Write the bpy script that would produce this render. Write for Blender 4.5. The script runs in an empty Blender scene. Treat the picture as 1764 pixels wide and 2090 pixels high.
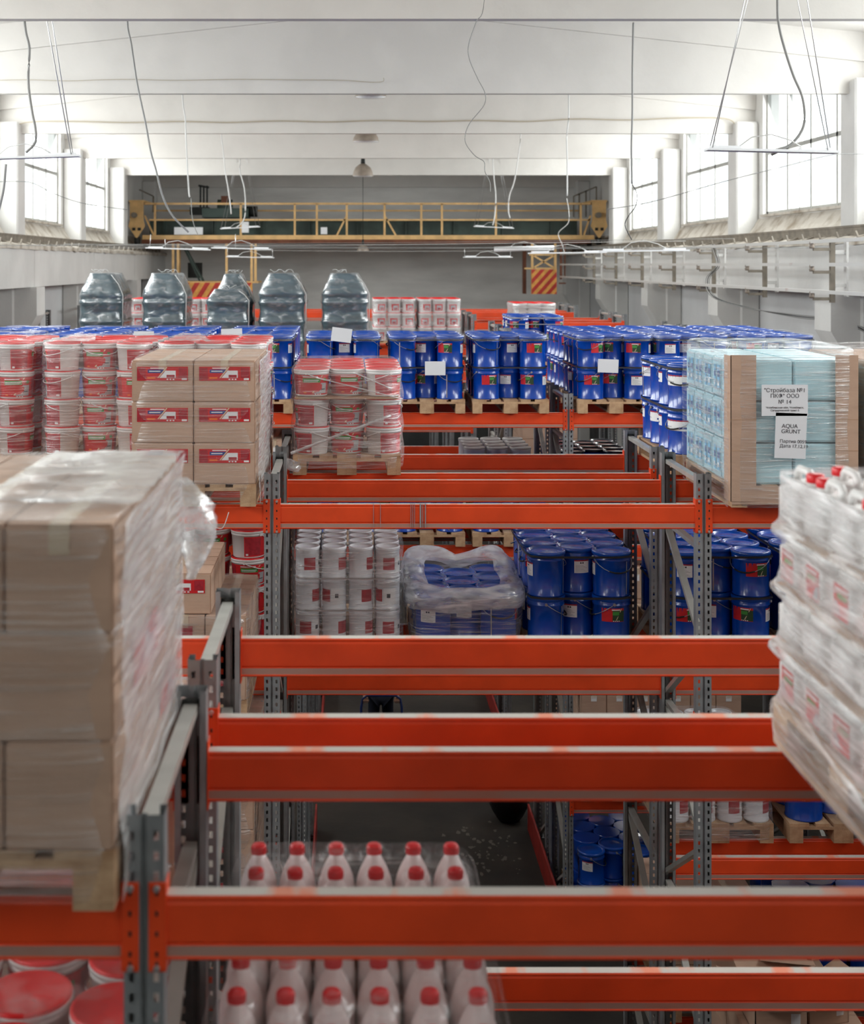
import bpy, bmesh, math, random
from mathutils import Vector, Matrix, noise
random.seed(7)
PI = math.pi
S = bpy.context.scene
COL = S.collection
# ------------------------------------------------------------------ camera, world, light, exposure
EYE = 7.0                                    # camera height above the floor (m)
cd = bpy.data.cameras.new('camera'); cam = bpy.data.objects.new('camera', cd); COL.objects.link(cam)
cam.location = (0, 0, EYE); cam.rotation_euler = (PI/2, 0, 0)
cd.sensor_fit = 'HORIZONTAL'; cd.sensor_width = 36; cd.lens = 36*2800/1764
cd.shift_x = 167/1764; cd.shift_y = -505/1764
cd.dof.use_dof = True; cd.dof.focus_distance = 10.5; cd.dof.aperture_fstop = 3.4
cd.clip_end = 200
S.camera = cam
w = bpy.data.worlds.new('sky'); S.world = w; w.use_nodes = True
w.node_tree.nodes['Background'].inputs[0].default_value = (0.93, 0.97, 1.0, 1)
w.node_tree.nodes['Background'].inputs[1].default_value = 1.6
S.view_settings.view_transform = 'Standard'; S.view_settings.look = 'None'
S.view_settings.gamma = 1; S.view_settings.use_curve_mapping = False
S.view_settings.exposure = 0.40
S.cycles.transparent_max_bounces = 14
S.cycles.max_bounces = 8; S.cycles.diffuse_bounces = 5; S.cycles.glossy_bounces = 3; S.cycles.use_adaptive_sampling = True; S.cycles.adaptive_threshold = 0.03
WIN_POWER = 300                              # daylight through each window
WALLX = {-1: -6.6, 1: 7.6}
BEAMY = [-4.2, 1.8, 7.8, 13.8, 19.8, 25.8, 31.8, 37.8]
def daylight(side, yc, power, length=4.7):
    l = bpy.data.lights.new('window_daylight', 'AREA'); l.shape = 'RECTANGLE'; l.size = 2.2; l.size_y = length
    l.energy = power; l.color = (1.0, 0.995, 0.985)
    o = bpy.data.objects.new('window_daylight', l); COL.objects.link(o)
    o.location = (WALLX[side] + side*0.45, yc, 9.05)
    o.rotation_euler = (0, side*(PI/2-math.radians(22)), 0)
for s_ in (-1, 1):
    for b0, b1 in zip(BEAMY[:-1], BEAMY[1:]):
        daylight(s_, (b0+b1)/2, WIN_POWER if b0 > 0 else WIN_POWER*.22)   # unseen first pair, added as weak fill for camera-facing sides

# ------------------------------------------------------------------ materials
def srgb(r, g, b):
    f = lambda c: ((c/255+0.055)/1.055)**2.4 if c/255 > 0.04045 else c/255/12.92
    return (f(r), f(g), f(b), 1)
MATS = {}
def mat(name, rgb, rough=0.5, metal=0.0, var=0.0, vs=6.0, bump=0.0, bs=30.0, rgb2=None, lo=0.4, hi=0.6, stretch=(1, 1, 1), coat=0.0, spec=0.5, rnd=0.0, detail=5):
    m = bpy.data.materials.new(name); m.use_nodes = True; MATS[name] = m
    nt = m.node_tree; N = nt.nodes; L = nt.links; p = N['Principled BSDF']
    c = rgb if len(rgb) == 4 else srgb(*rgb)
    p.inputs['Base Color'].default_value = c; p.inputs['Roughness'].default_value = rough
    p.inputs['Metallic'].default_value = metal; p.inputs['Coat Weight'].default_value = coat
    p.inputs['Specular IOR Level'].default_value = spec
    if var or bump or rgb2:
        tc = N.new('ShaderNodeTexCoord'); mp = N.new('ShaderNodeMapping'); mp.inputs['Scale'].default_value = stretch
        L.new(tc.outputs['Object'], mp.inputs['Vector'])
        src = mp.outputs[0]
    if var or rgb2:
        n = N.new('ShaderNodeTexNoise'); n.inputs['Scale'].default_value = vs; n.inputs['Detail'].default_value = detail
        L.new(src, n.inputs['Vector'])
        r = N.new('ShaderNodeValToRGB'); r.color_ramp.elements[0].position = lo; r.color_ramp.elements[1].position = hi
        if rgb2: c2 = srgb(*rgb2)
        else: c2 = tuple(min(1, x*(1+var)) for x in c[:3])+(1,)
        c1 = c if rgb2 else tuple(x*(1-var) for x in c[:3])+(1,)
        r.color_ramp.elements[0].color = c1; r.color_ramp.elements[1].color = c2
        L.new(n.outputs['Fac'], r.inputs[0]); L.new(r.outputs[0], p.inputs['Base Color'])
        last = r.outputs[0]
        if rnd:
            oi = N.new('ShaderNodeObjectInfo'); hs = N.new('ShaderNodeHueSaturation'); mr = N.new('ShaderNodeMapRange')
            mr.inputs[3].default_value = 1-rnd; mr.inputs[4].default_value = 1+rnd
            L.new(oi.outputs['Random'], mr.inputs[0]); L.new(mr.outputs[0], hs.inputs['Value']); L.new(last, hs.inputs['Color']); L.new(hs.outputs[0], p.inputs['Base Color'])
    if bump:
        n2 = N.new('ShaderNodeTexNoise'); n2.inputs['Scale'].default_value = bs; n2.inputs['Detail'].default_value = 4
        L.new(src, n2.inputs['Vector'])
        b = N.new('ShaderNodeBump'); b.inputs['Strength'].default_value = bump; b.inputs['Distance'].default_value = 0.02
        L.new(n2.outputs['Fac'], b.inputs['Height']); L.new(b.outputs[0], p.inputs['Normal'])
    return m
def film(name, lo_fac, hi_fac, stretch=(2.5, 2.5, 45), tint=(0.93, 0.94, 0.95), rough=0.16, a=0.42, b=0.72, gloss=0.5):
    m = bpy.data.materials.new(name); m.use_nodes = True; MATS[name] = m
    nt = m.node_tree; N = nt.nodes; L = nt.links; N.remove(N['Principled BSDF'])
    out = N['Material Output']; tr = N.new('ShaderNodeBsdfTransparent'); tr.inputs[0].default_value = (0.97, 0.975, 0.98, 1)
    df = N.new('ShaderNodeBsdfDiffuse'); df.inputs[0].default_value = (*tint, 1)
    tl = N.new('ShaderNodeBsdfTranslucent'); tl.inputs[0].default_value = (*tint, 1)
    mdt = N.new('ShaderNodeMixShader'); mdt.inputs[0].default_value = 0.45
    L.new(df.outputs[0], mdt.inputs[1]); L.new(tl.outputs[0], mdt.inputs[2])
    gl = N.new('ShaderNodeBsdfAnisotropic'); gl.inputs['Color'].default_value = (1, 1, 1, 1); gl.inputs['Roughness'].default_value = rough
    mx = N.new('ShaderNodeMixShader'); mx.inputs[0].default_value = gloss; L.new(mdt.outputs[0], mx.inputs[1]); L.new(gl.outputs[0], mx.inputs[2])
    tc = N.new('ShaderNodeTexCoord'); mp = N.new('ShaderNodeMapping'); mp.inputs['Scale'].default_value = stretch
    mp.inputs['Rotation'].default_value = (0.10, 0.06, 0)
    L.new(tc.outputs['Object'], mp.inputs['Vector'])
    n = N.new('ShaderNodeTexNoise'); n.inputs['Scale'].default_value = 1.6; n.inputs['Detail'].default_value = 6; n.inputs['Distortion'].default_value = 0.6
    L.new(mp.outputs[0], n.inputs['Vector'])
    r = N.new('ShaderNodeMapRange'); r.inputs[1].default_value = a; r.inputs[2].default_value = b; r.inputs[3].default_value = lo_fac; r.inputs[4].default_value = hi_fac
    L.new(n.outputs['Fac'], r.inputs[0])
    bp = N.new('ShaderNodeBump'); bp.inputs['Strength'].default_value = 0.8; bp.inputs['Distance'].default_value = 0.012
    L.new(n.outputs['Fac'], bp.inputs['Height']); L.new(bp.outputs[0], gl.inputs['Normal'])
    mm = N.new('ShaderNodeMixShader'); L.new(r.outputs[0], mm.inputs[0]); L.new(tr.outputs[0], mm.inputs[1]); L.new(mx.outputs[0], mm.inputs[2])
    L.new(mm.outputs[0], out.inputs['Surface'])
    return m
mat('wall_paint', (212, 211, 208), 0.85, var=0.05, vs=0.9, bump=0.35, bs=6, detail=8)
mat('ceiling_paint', (214, 211, 206), 0.85, var=0.03, vs=1.5, bump=0.2, bs=8)
mat('far_wall_paint', (240, 238, 234), 0.9, rgb2=(216, 214, 210), vs=1.3, lo=0.35, hi=0.75, stretch=(0.5, 1, 2.2), bump=0.5, bs=5, detail=9)
mat('rough_plaster', (196, 190, 180), 0.95, rgb2=(150, 138, 122), vs=3.0, lo=0.45, hi=0.7, bump=0.8, bs=12)
mat('bounce_absorber', (74, 76, 76), 0.8, var=0.1, vs=2)  # invented dark colour for the unseen lower walls, soaks up bounce light
mat('guard_red', (150, 34, 24), 0.6, var=0.15, vs=6)
mat('lower_wall', (205, 205, 205), 0.9, rgb2=(182, 182, 183), vs=0.7, lo=0.3, hi=0.8, bump=0.3, bs=5)
mat('concrete', (54, 47, 39), 0.9, rgb2=(33, 29, 24), vs=1.1, lo=0.35, hi=0.65, bump=0.2, bs=10, detail=9)
mat('spill', (92, 86, 76), 0.8)
mat('orange', (232, 75, 30), 0.42, var=0.08, vs=3, bump=0.05, bs=8, rnd=0.06)
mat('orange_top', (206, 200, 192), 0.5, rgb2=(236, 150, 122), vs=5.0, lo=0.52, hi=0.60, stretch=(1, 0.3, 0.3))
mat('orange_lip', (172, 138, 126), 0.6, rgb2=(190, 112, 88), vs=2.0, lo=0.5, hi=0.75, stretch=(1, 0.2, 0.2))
mat('orange_far', (228, 92, 48), 0.5)
mat('galvanised', (150, 154, 156), 0.42, 0.35, var=0.10, vs=8, bump=0.04, bs=20)
mat('galvanised_dark', (80, 84, 86), 0.5, 0.6, var=0.1, vs=8)
mat('brace_steel', (188, 188, 182), 0.4, 0.5, var=0.08, vs=5)
mat('wood', (206, 172, 136), 0.8, rgb2=(170, 132, 98), vs=3.0, lo=0.35, hi=0.7, stretch=(4, 0.6, 4), bump=0.2, bs=30, rnd=0.12)
mat('wood_old', (150, 132, 108), 0.85, rgb2=(112, 96, 78), vs=3.0, lo=0.35, hi=0.7, stretch=(4, 0.6, 4), bump=0.2, bs=30, rnd=0.12)
mat('cardboard', (192, 160, 138), 0.8, var=0.05, vs=3, bump=0.12, bs=10, stretch=(1, 1, 3), rnd=0.05)
mat('cardboard_edge', (176, 140, 108), 0.8, var=0.08, vs=4)
mat('tape', (206, 186, 160), 0.25, spec=0.6)
mat('blue_paint', (2, 68, 170), 0.22, var=0.06, vs=4, coat=0.4, spec=0.6, rnd=0.08)
mat('blue_lid', (6, 72, 168), 0.25, var=0.12, vs=7, coat=0.3, rnd=0.10)
mat('black_lid', (16, 26, 48), 0.2, var=0.1, vs=7, coat=0.4, rnd=0.2)
mat('steel_bright', (205, 205, 205), 0.3, 0.7)
mat('wire', (170, 172, 176), 0.35, 0.6)
mat('plastic_white', (232, 230, 228), 0.4, var=0.02, vs=5)
mat('plastic_milk', (238, 226, 224), 0.35, var=0.02, vs=5)
mat('plastic_red', (222, 22, 32), 0.35)
mat('lid_red', (222, 28, 30), 0.35, var=0.1, vs=6)
mat('label_red', (206, 34, 40), 0.45, var=0.06, vs=20)
mat('label_darkred', (170, 40, 52), 0.45, var=0.12, vs=40)
mat('label_green', (66, 148, 62), 0.45)
mat('label_leaf', (40, 70, 44), 0.45)
mat('label_grey', (176, 178, 182), 0.45, var=0.06, vs=20)
mat('label_white', (236, 236, 236), 0.5)
mat('label_blue', (44, 70, 140), 0.45)
mat('label_skyblue', (120, 190, 226), 0.45)
mat('label_orange', (240, 120, 40), 0.45)
mat('label_wood', (226, 204, 168), 0.45)
mat('paper', (232, 234, 238), 0.7)
mat('ink', (60, 62, 70), 0.7)
mat('can_white', (226, 229, 233), 0.3, 0.0, var=0.03, vs=6)
mat('can_lid', (230, 233, 238), 0.25, 0.1, var=0.04, vs=6)
mat('grey_lid', (190, 188, 182), 0.4)
mat('strap_grey', (150, 152, 154), 0.35)
mat('strap_black', (44, 46, 48), 0.4)
mat('teal_plastic', (70, 90, 98), 0.14, var=0.30, vs=2.2, bump=0.4, bs=4.5, stretch=(1, 1, 3.5), coat=0.8, spec=0.9)
mat('pack_blue', (184, 220, 228), 0.35, var=0.05, vs=4)
mat('yellow_paint', (218, 178, 120), 0.55, var=0.10, vs=4, rgb2=None)
mat('crane_green', (52, 68, 62), 0.6, var=0.25, vs=2.5)
mat('rust_brown', (110, 66, 46), 0.8, var=0.2, vs=3)
mat('stripe_red', (186, 52, 44), 0.6, var=0.1, vs=6)
mat('stripe_yellow', (222, 160, 78), 0.6, var=0.1, vs=6)
mat('dark_metal', (40, 42, 40), 0.6, 0.3)
mat('busbar', (206, 206, 202), 0.5, 0.3, rgb2=(150, 60, 60), vs=0.5, lo=0.66, hi=0.70, stretch=(1, 1, 1))
mat('bracket_steel', (126, 118, 106), 0.7, var=0.15, vs=6)
mat('cable_grey', (140, 140, 138), 0.6)
mat('cable_white', (205, 205, 203), 0.6)
mat('cable_dark', (52, 52, 54), 0.6)
mat('cable_beige', (182, 172, 152), 0.7)
mat('fixture_white', (232, 234, 236), 0.4)
mat('lamp_enamel', (140, 128, 116), 0.5, var=0.12, vs=8)
mat('window_frame', (160, 160, 156), 0.7, var=0.05, vs=3)
mat('skin', (196, 148, 122), 0.5)
mat('cloth_navy', (22, 28, 44), 0.85, bump=0.3, bs=20)
mat('cloth_jacket', (40, 48, 66), 0.85, bump=0.3, bs=20)
mat('hair', (44, 32, 24), 0.7)
mat('rubber', (22, 22, 22), 0.7)
mat('truck_blue', (28, 52, 108), 0.4)
mat('bag_black', (16, 16, 18), 0.35, bump=0.8, bs=6)
film('film_light', 0.12, 0.68, a=0.47, b=0.74)
film('film_faint', 0.05, 0.40, a=0.5, b=0.76)
film('film_box', 0.08, 0.50, stretch=(1.5, 1.5, 60), a=0.48, b=0.74)
film('film_heavy', 0.35, 0.90, stretch=(2, 2, 30), a=0.40, b=0.66)
film('film_side', 0.42, 0.92, stretch=(2.2, 2.2, 34), a=0.40, b=0.62, gloss=0.45)
film('film_jerry', 0.26, 0.86, stretch=(2.2, 2.2, 34), a=0.44, b=0.66, gloss=0.25, tint=(0.97, 0.975, 0.985))
film('film_thick', 0.38, 0.93, stretch=(3, 3, 14), a=0.40, b=0.62, gloss=0.35)
film('film_crumple', 0.25, 0.85, stretch=(9, 9, 12), a=0.42, b=0.66)
film('film_stack', 0.12, 0.65, stretch=(4, 4, 10), a=0.5, b=0.72, tint=(0.8, 0.86, 0.9))
def glass_mat():
    m = bpy.data.materials.new('window_glass'); m.use_nodes = True; MATS['window_glass'] = m
    nt = m.node_tree; N = nt.nodes; L = nt.links; N.remove(N['Principled BSDF'])
    t = N.new('ShaderNodeBsdfTransparent'); t.inputs[0].default_value = (0.95, 0.97, 0.97, 1)
    g = N.new('ShaderNodeBsdfAnisotropic'); g.inputs['Roughness'].default_value = 0.05
    x = N.new('ShaderNodeMixShader'); x.inputs[0].default_value = 0.05
    L.new(t.outputs[0], x.inputs[1]); L.new(g.outputs[0], x.inputs[2]); L.new(x.outputs[0], N['Material Output'].inputs[0])
glass_mat()

# ------------------------------------------------------------------ mesh helpers
class MB:
    def __init__(s, *mats): s.v = []; s.f = []; s.m = []; s.mats = list(mats); s.smooth = []
    def mi(s, name):
        if name not in s.mats: s.mats.append(name)
        return s.mats.index(name)
    def face(s, pts, mt=0, sm=False):
        b = len(s.v); s.v += [tuple(p) for p in pts]; s.f.append(tuple(range(b, b+len(pts))))
        s.m.append(s.mi(mt) if isinstance(mt, str) else mt); s.smooth.append(sm)
    def box(s, x0, x1, y0, y1, z0, z1, mt=0):
        b = len(s.v); s.v += [(x0,y0,z0),(x1,y0,z0),(x1,y1,z0),(x0,y1,z0),(x0,y0,z1),(x1,y0,z1),(x1,y1,z1),(x0,y1,z1)]
        k = s.mi(mt) if isinstance(mt, str) else mt
        for q in ((0,3,2,1),(4,5,6,7),(0,1,5,4),(1,2,6,5),(2,3,7,6),(3,0,4,7)):
            s.f.append(tuple(b+i for i in q)); s.m.append(k); s.smooth.append(False)
        return s
    def prism(s, poly, axis, a, b_, mt=0):
        """poly: 2-D outline; axis: the axis it is extruded along"""
        def P(u, v, t): return {'x': (t, u, v), 'y': (u, t, v), 'z': (u, v, t)}[axis]
        n = len(poly); b = len(s.v); k = s.mi(mt) if isinstance(mt, str) else mt
        s.v += [P(u, v, a) for u, v in poly]+[P(u, v, b_) for u, v in poly]
        s.f += [tuple(b+i for i in range(n)), tuple(b+n+i for i in reversed(range(n)))]
        for i in range(n): s.f.append((b+i, b+n+i, b+n+(i+1) % n, b+(i+1) % n))
        s.m += [k]*(n+2); s.smooth += [False]*(n+2)
        return s
    def rings(s, rings, mt=0, closed=True, caps=(False, False), sm=True):
        k = s.mi(mt) if isinstance(mt, str) else mt
        n = len(rings[0]); b = len(s.v)
        for r in rings: s.v += [tuple(p) for p in r]
        for i in range(len(rings)-1):
            for j in range(n if closed else n-1):
                a0 = b+i*n+j; a1 = b+i*n+(j+1) % n
                s.f.append((a0, a1, a1+n, a0+n)); s.m.append(k); s.smooth.append(sm)
        if caps[0]: s.f.append(tuple(b+j for j in reversed(range(n)))); s.m.append(k); s.smooth.append(False)
        if caps[1]: s.f.append(tuple(b+(len(rings)-1)*n+j for j in range(n))); s.m.append(k); s.smooth.append(False)
        return s
    def lathe(s, prof, seg=20, mt=0, c=(0, 0), caps=(True, True), sm=True, sx=1, sy=1):
        return s.rings([[(c[0]+sx*r*math.cos(2*PI*j/seg), c[1]+sy*r*math.sin(2*PI*j/seg), z) for j in range(seg)] for r, z in prof], mt, True, caps, sm)
    def tube(s, pts, r, seg=6, mt=0, caps=True):
        pts = [Vector(p) for p in pts]; rr = []
        up = Vector((0.01, 0.02, 1)).normalized()
        for i, p in enumerate(pts):
            d = (pts[min(i+1, len(pts)-1)]-pts[max(i-1, 0)]).normalized()
            u = d.cross(up)
            if u.length < 0.05: u = d.cross(Vector((1, 0, 0)))
            u.normalize(); v = d.cross(u)
            rr.append([p+u*r*math.cos(2*PI*j/seg)+v*r*math.sin(2*PI*j/seg) for j in range(seg)])
        return s.rings(rr, mt, True, (caps, caps))
    def bar(s, p, q, wd, th=None, mt=0):
        """square bar from p to q"""
        p = Vector(p); q = Vector(q); d = (q-p).normalized(); th = th or wd
        u = d.cross(Vector((0, 0, 1)))
        if u.length < 0.05: u = Vector((1, 0, 0))
        u.normalize(); v = d.cross(u).normalized()
        c = [(-1, -1), (1, -1), (1, 1), (-1, 1)]
        return s.rings([[p+u*a*wd/2+v*b*th/2 for a, b in c], [q+u*a*wd/2+v*b*th/2 for a, b in c]], mt, True, (True, True), False)
    def patch(s, r0, r1, z0, z1, quad, mt, n=6, eps=0.0):
        """quad of (angle, height) corners on a cone going from radius r0 at z0 to r1 at z1: bl, br, tr, tl"""
        (a0, h0), (a1, h1), (a2, h2), (a3, h3) = quad
        k = s.mi(mt); b = len(s.v)
        for i in range(n+1):
            t = i/n
            for (aa, hh), (ab, hb) in (((a0, h0), (a1, h1)), ((a3, h3), (a2, h2))):
                a = aa+(ab-aa)*t; h = hh+(hb-hh)*t
                rr = r0+(r1-r0)*(h-z0)/(z1-z0)+eps
                s.v.append((rr*math.cos(a), rr*math.sin(a), h))
        for i in range(n):
            s.f.append((b+2*i, b+2*i+2, b+2*i+3, b+2*i+1)); s.m.append(k); s.smooth.append(True)
    def mesh(s, name):
        me = bpy.data.meshes.new(name); me.from_pydata(s.v, [], s.f)
        for m in s.mats: me.materials.append(MATS[m])
        me.polygons.foreach_set('material_index', s.m); me.polygons.foreach_set('use_smooth', s.smooth)
        me.update(); return me
def bevelled(mb, name, off, seg=1):
    me = mb.mesh(name); bm = bmesh.new(); bm.from_mesh(me); bmesh.ops.remove_doubles(bm, verts=bm.verts, dist=1e-5)
    bmesh.ops.bevel(bm, geom=bm.edges[:], offset=off, segments=seg, affect='EDGES', clamp_overlap=True)
    bm.to_mesh(me); bm.free(); return me
def ob(name, me, parent=None, loc=(0, 0, 0), rz=0.0, **pr):
    if isinstance(me, MB): me = me.mesh(name)
    o = bpy.data.objects.new(name, me); COL.objects.link(o)
    o.location = loc; o.rotation_euler = (0, 0, rz)
    if parent is not None: o.parent = parent
    for k, v in pr.items(): o[k] = v
    return o
def thing(name, label, cat, loc=(0, 0, 0), rz=0.0, group=None, me=None):
    o = ob(name, me, None, loc, rz); o['label'] = label; o['category'] = cat; o['kind'] = 'thing'
    if group: o['group'] = group
    return o
def struct(name, mb, parent=None, loc=(0, 0, 0)):
    o = ob(name, mb, parent, loc)
    if parent is None: o['kind'] = 'structure'
    return o
ORD = ['first', 'second', 'third', 'fourth', 'fifth', 'sixth', 'seventh', 'eighth', 'ninth']
def Z(h): return EYE-h
LONG = []
def TN(i, n): return 'top' if i == n-1 else ['bottom', 'second', 'third', 'fourth'][i]
def lab(kind, tier, col, row, desc):
    t = '%s, %s tier, %s, %s, %s' % (kind, tier, col, row, desc)
    if len(t.split()) > 16: LONG.append(desc)
    return t
def ring_se(cx, cy, hx, hy, z, n=48, e=6.0, jit=0.0, seed=0.0, fr=3.0):
    out = []
    for j in range(n):
        t = 2*PI*j/n+0.001; c, s_ = math.cos(t), math.sin(t)
        k = (abs(c)**e+abs(s_)**e)**(-1/e)
        d = 1.0
        x = cx+hx*k*c; y = cy+hy*k*s_
        if jit:
            q = noise.noise(Vector((x*fr+seed, y*fr, z*fr*1.5)))
            x += c*q*jit; y += s_*q*jit
        out.append((x, y, z))
    return out

# ------------------------------------------------------------------ the hall
Y0, Y1 = -4.6, 44.2
struct('floor', MB('concrete').box(-6.9, 7.9, Y0, Y1, -0.2, 0))
def roofz(x): return 10.95-0.09*abs(x-0.5)
cb = MB('ceiling_paint')
cb.prism([(-6.9, roofz(-6.9)), (0.5, roofz(0.5)), (7.9, roofz(7.9)), (7.9, roofz(7.9)+.3), (0.5, roofz(0.5)+.3), (-6.9, roofz(-6.9)+.3)], 'y', Y0, Y1)
struct('ceiling', cb)
rb = MB('ceiling_paint')
for yy in [y+d for y in BEAMY for d in (2.0, 4.0)]:
    if yy < Y1: rb.prism([(-6.6, roofz(-6.6)-.12), (0.5, roofz(0.5)-.12), (7.6, roofz(7.6)-.12), (7.6, roofz(7.6)), (0.5, roofz(0.5)), (-6.6, roofz(-6.6))], 'y', yy-.05, yy+.05)
struct('trim_1', rb)
for i, by in enumerate(BEAMY+[43.75]):
    m = MB('ceiling_paint')
    zb = Z(-2.46)
    m.prism([(-6.6, zb), (7.6, zb), (7.6, roofz(7.6)-.3), (0.5, roofz(0.5)-.3), (-6.6, roofz(-6.6)-.3)], 'y', by-.07, by+.07)
    m.prism([(-6.6, roofz(-6.6)-.42), (0.5, roofz(0.5)-.30), (7.6, roofz(7.6)-.42), (7.6, roofz(7.6)), (0.5, roofz(0.5)), (-6.6, roofz(-6.6))], 'y', by-.13, by+.13)
    struct('ceiling_beam_%d' % (i+1), m)
struct('wall_back', MB('far_wall_paint').box(-6.9, 7.9, Y1-.15, Y1+.2, 4.2, 11).box(-6.9, 7.9, Y1-.15, Y1+.2, 0, 4.2, 'bounce_absorber'))
struct('wall_front', MB('wall_paint').box(-6.9, 7.9, Y0-.2, Y0, 4.2, 11).box(-6.9, 7.9, Y0-.2, Y0, 0, 4.2, 'bounce_absorber'))
WZ0, WZ1 = 7.9, 10.22
nwin = 0
for s_ in (-1, 1):
    X = WALLX[s_]; nm = 'left' if s_ < 0 else 'right'
    xo = X+s_*.3
    lo_, hi_ = min(X, xo), max(X, xo)
    m = MB('wall_paint', 'lower_wall')
    m.box(lo_, hi_, Y0, Y1, 6.9, WZ0); m.box(lo_, hi_, Y0, Y1, WZ1, 11)
    m.box(lo_, hi_, Y0, Y1, 4.7, 6.9, 'lower_wall'); m.box(lo_, hi_, Y0, Y1, 0, 4.7, 'bounce_absorber')  # bottom band darkened to keep bounce light off the lower shelves
    opens = [(a+.55, b-.55) for a, b in zip(BEAMY[:-1], BEAMY[1:])]  # first opening on each side is unseen, added for its fill light
    y = Y0
    for a, b in opens+[(Y1, Y1)]:
        m.box(lo_, hi_, y, a, WZ0, WZ1); y = b
    struct('wall_'+nm, m)
    # pilasters carrying the ceiling beams, their corbels and the lower columns
    for k, by in enumerate(BEAMY+[43.75]):
        xp = X-s_*.42
        m = MB('wall_paint'); a, b = sorted((xp, X)); m.box(a, b, by-.30, by+.30, 7.5, Z(-2.46)+.2)
        a, b = sorted((X-s_*.36, X)); m.box(a, b, by-.38, by+.38, 0, 6.6)
        me = bevelled(m, 'wall_pilaster', .03)
        # slanting corbel below the runway beam
        struct('wall_%s_pilaster_%d' % (nm, k+1), me)
        c = MB('wall_paint'); xa, xb = X, X-s_*.78
        c.prism([(xa, 6.58), (xb, 6.58), (xb, 6.05), (X-s_*.36, 5.35), (xa, 5.35)], 'y', by-.34, by+.34)
        struct('wall_%s_corbel_%d' % (nm, k+1), c)
    # crane runway beam with its rail and dusty ledge
    m = MB('wall_paint', 'rough_plaster'); xf = X-s_*.66
    for a_, b_ in zip([Y0]+BEAMY[1:], BEAMY[1:]+[Y1]):
        a, b = sorted((xf, X)); m.box(a, b, a_+.01, b_-.01, 6.58, 7.30)
    struct('trim_runway_%s' % nm, m)
    m = MB('rough_plaster'); nn = 160; ra = []; 
    prof = [(.70, 7.28), (.70, 7.36), (.52, 7.40), (.40, 7.42), (.24, 7.50), (.10, 7.70), (0.0, 7.86)]
    for i in range(nn+1):
        yy = Y0+(Y1-Y0)*i/nn
        ra.append([(X-s_*(d+noise.noise(Vector((yy*2, d*9, s_)))*.03), yy, z+noise.noise(Vector((yy*3, d*7, 5+s_)))*.04) for d, z in prof])
    m.rings(ra, 0, False)
    struct('trim_ledge_%s' % nm, m)
    m = MB('bracket_steel'); xr = X-s_*.45
    m.box(xr-.02, xr+.02, Y0, Y1, 7.44, 7.54); m.box(xr-.06, xr+.06, Y0, Y1, 7.40, 7.44); m.box(xr-.035, xr+.035, Y0, Y1, 7.53, 7.56)
    yy = 6
    while yy < 43:
        m.bar((xr-s_*.04, yy, 7.42), (xr-s_*.20, yy, 7.36), .05, .03); m.bar((xr-s_*.20, yy, 7.36), (xr-s_*.20, yy+.10, 7.46), .025); yy += .75
    thing('crane_rail', 'worn steel crane rail with clips along the %s wall ledge' % nm, 'rail', me=m.mesh('crane_rail'))
    # windows
    for a, b in opens:
        nwin += 1
        root = struct('window_%d' % nwin, None)
        f = MB('window_frame'); xw = X+s_*.10; x0, x1 = sorted((xw-.03, xw+.03))
        f.box(x0, x1, a, b, WZ0, WZ0+.07); f.box(x0, x1, a, b, WZ1-.07, WZ1); f.box(x0, x1, a, a+.07, WZ0, WZ1); f.box(x0, x1, b-.07, b, WZ0, WZ1)
        L_ = b-a
        for q in range(1, 4): f.box(x0-.01, x1+.01, a+L_*q/4-.035, a+L_*q/4+.035, WZ0, WZ1)
        for q in (0.5, 2.5): f.box(x0, x1, a+L_*(q)/4-.012, a+L_*(q)/4+.012, WZ0, WZ1)
        f.box(x0-.01, x1+.01, a, b, 9.02, 9.09)
        ob('window_frame', f, root)
        g = MB('window_glass'); g.box(xw-.004, xw+.004, a+.05, b-.05, WZ0+.05, WZ1-.05); ob('pane', g, root)
        si = MB('rough_plaster'); q0, q1 = sorted((X-s_*.06, X+s_*.28)); si.box(q0, q1, a, b, WZ0-.03, WZ0+.015); ob('window_sill', si, root)
# conduits on two ceiling beams
def cable(name, label, pts, r, m, cat='cable', sub=6, group=None):
    P = [Vector(p) for p in pts]; out = []
    for i in range(len(P)-1):
        p0 = P[max(i-1, 0)]; p1 = P[i]; p2 = P[i+1]; p3 = P[min(i+2, len(P)-1)]
        for k in range(sub):
            t = k/sub
            out.append(0.5*((2*p1)+(-p0+p2)*t+(2*p0-5*p1+4*p2-p3)*t*t+(-p0+3*p1-3*p2+p3)*t**3))
    out.append(P[-1])
    return thing(name, label, cat, group=group, me=MB(m).tube(out, r, 5).mesh(name))
def px(x, y, d):
    """the place that shows at pixel (x, y) of the photograph at depth d"""
    return Vector(((x-715)*d/2800, d, EYE-(y-540)*d/2800))
yb = 25.8-.16
cable('wall_cable', 'beige cable with clips running along a ceiling beam past the bell lamps', [px(x, y, yb) for x, y in ((22, 262), (60, 249), (160, 248), (262, 250), (365, 248), (466, 250), (567, 247), (670, 249), (771, 246), (872, 248), (975, 246), (1075, 248), (1177, 243), (1280, 245), (1380, 241), (1480, 242), (1505, 258), (1530, 268))], .012, 'cable_beige')
cable('wall_cable', 'thin pale cable running along the upper ceiling beam and ending midway', [px(x, y, 19.8-.16) for x, y in ((-20, 164), (60, 163), (140, 165), (250, 162), (360, 164), (480, 162), (600, 163), (700, 164), (760, 168), (782, 166), (783, 159))], .005, 'cable_beige')

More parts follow.
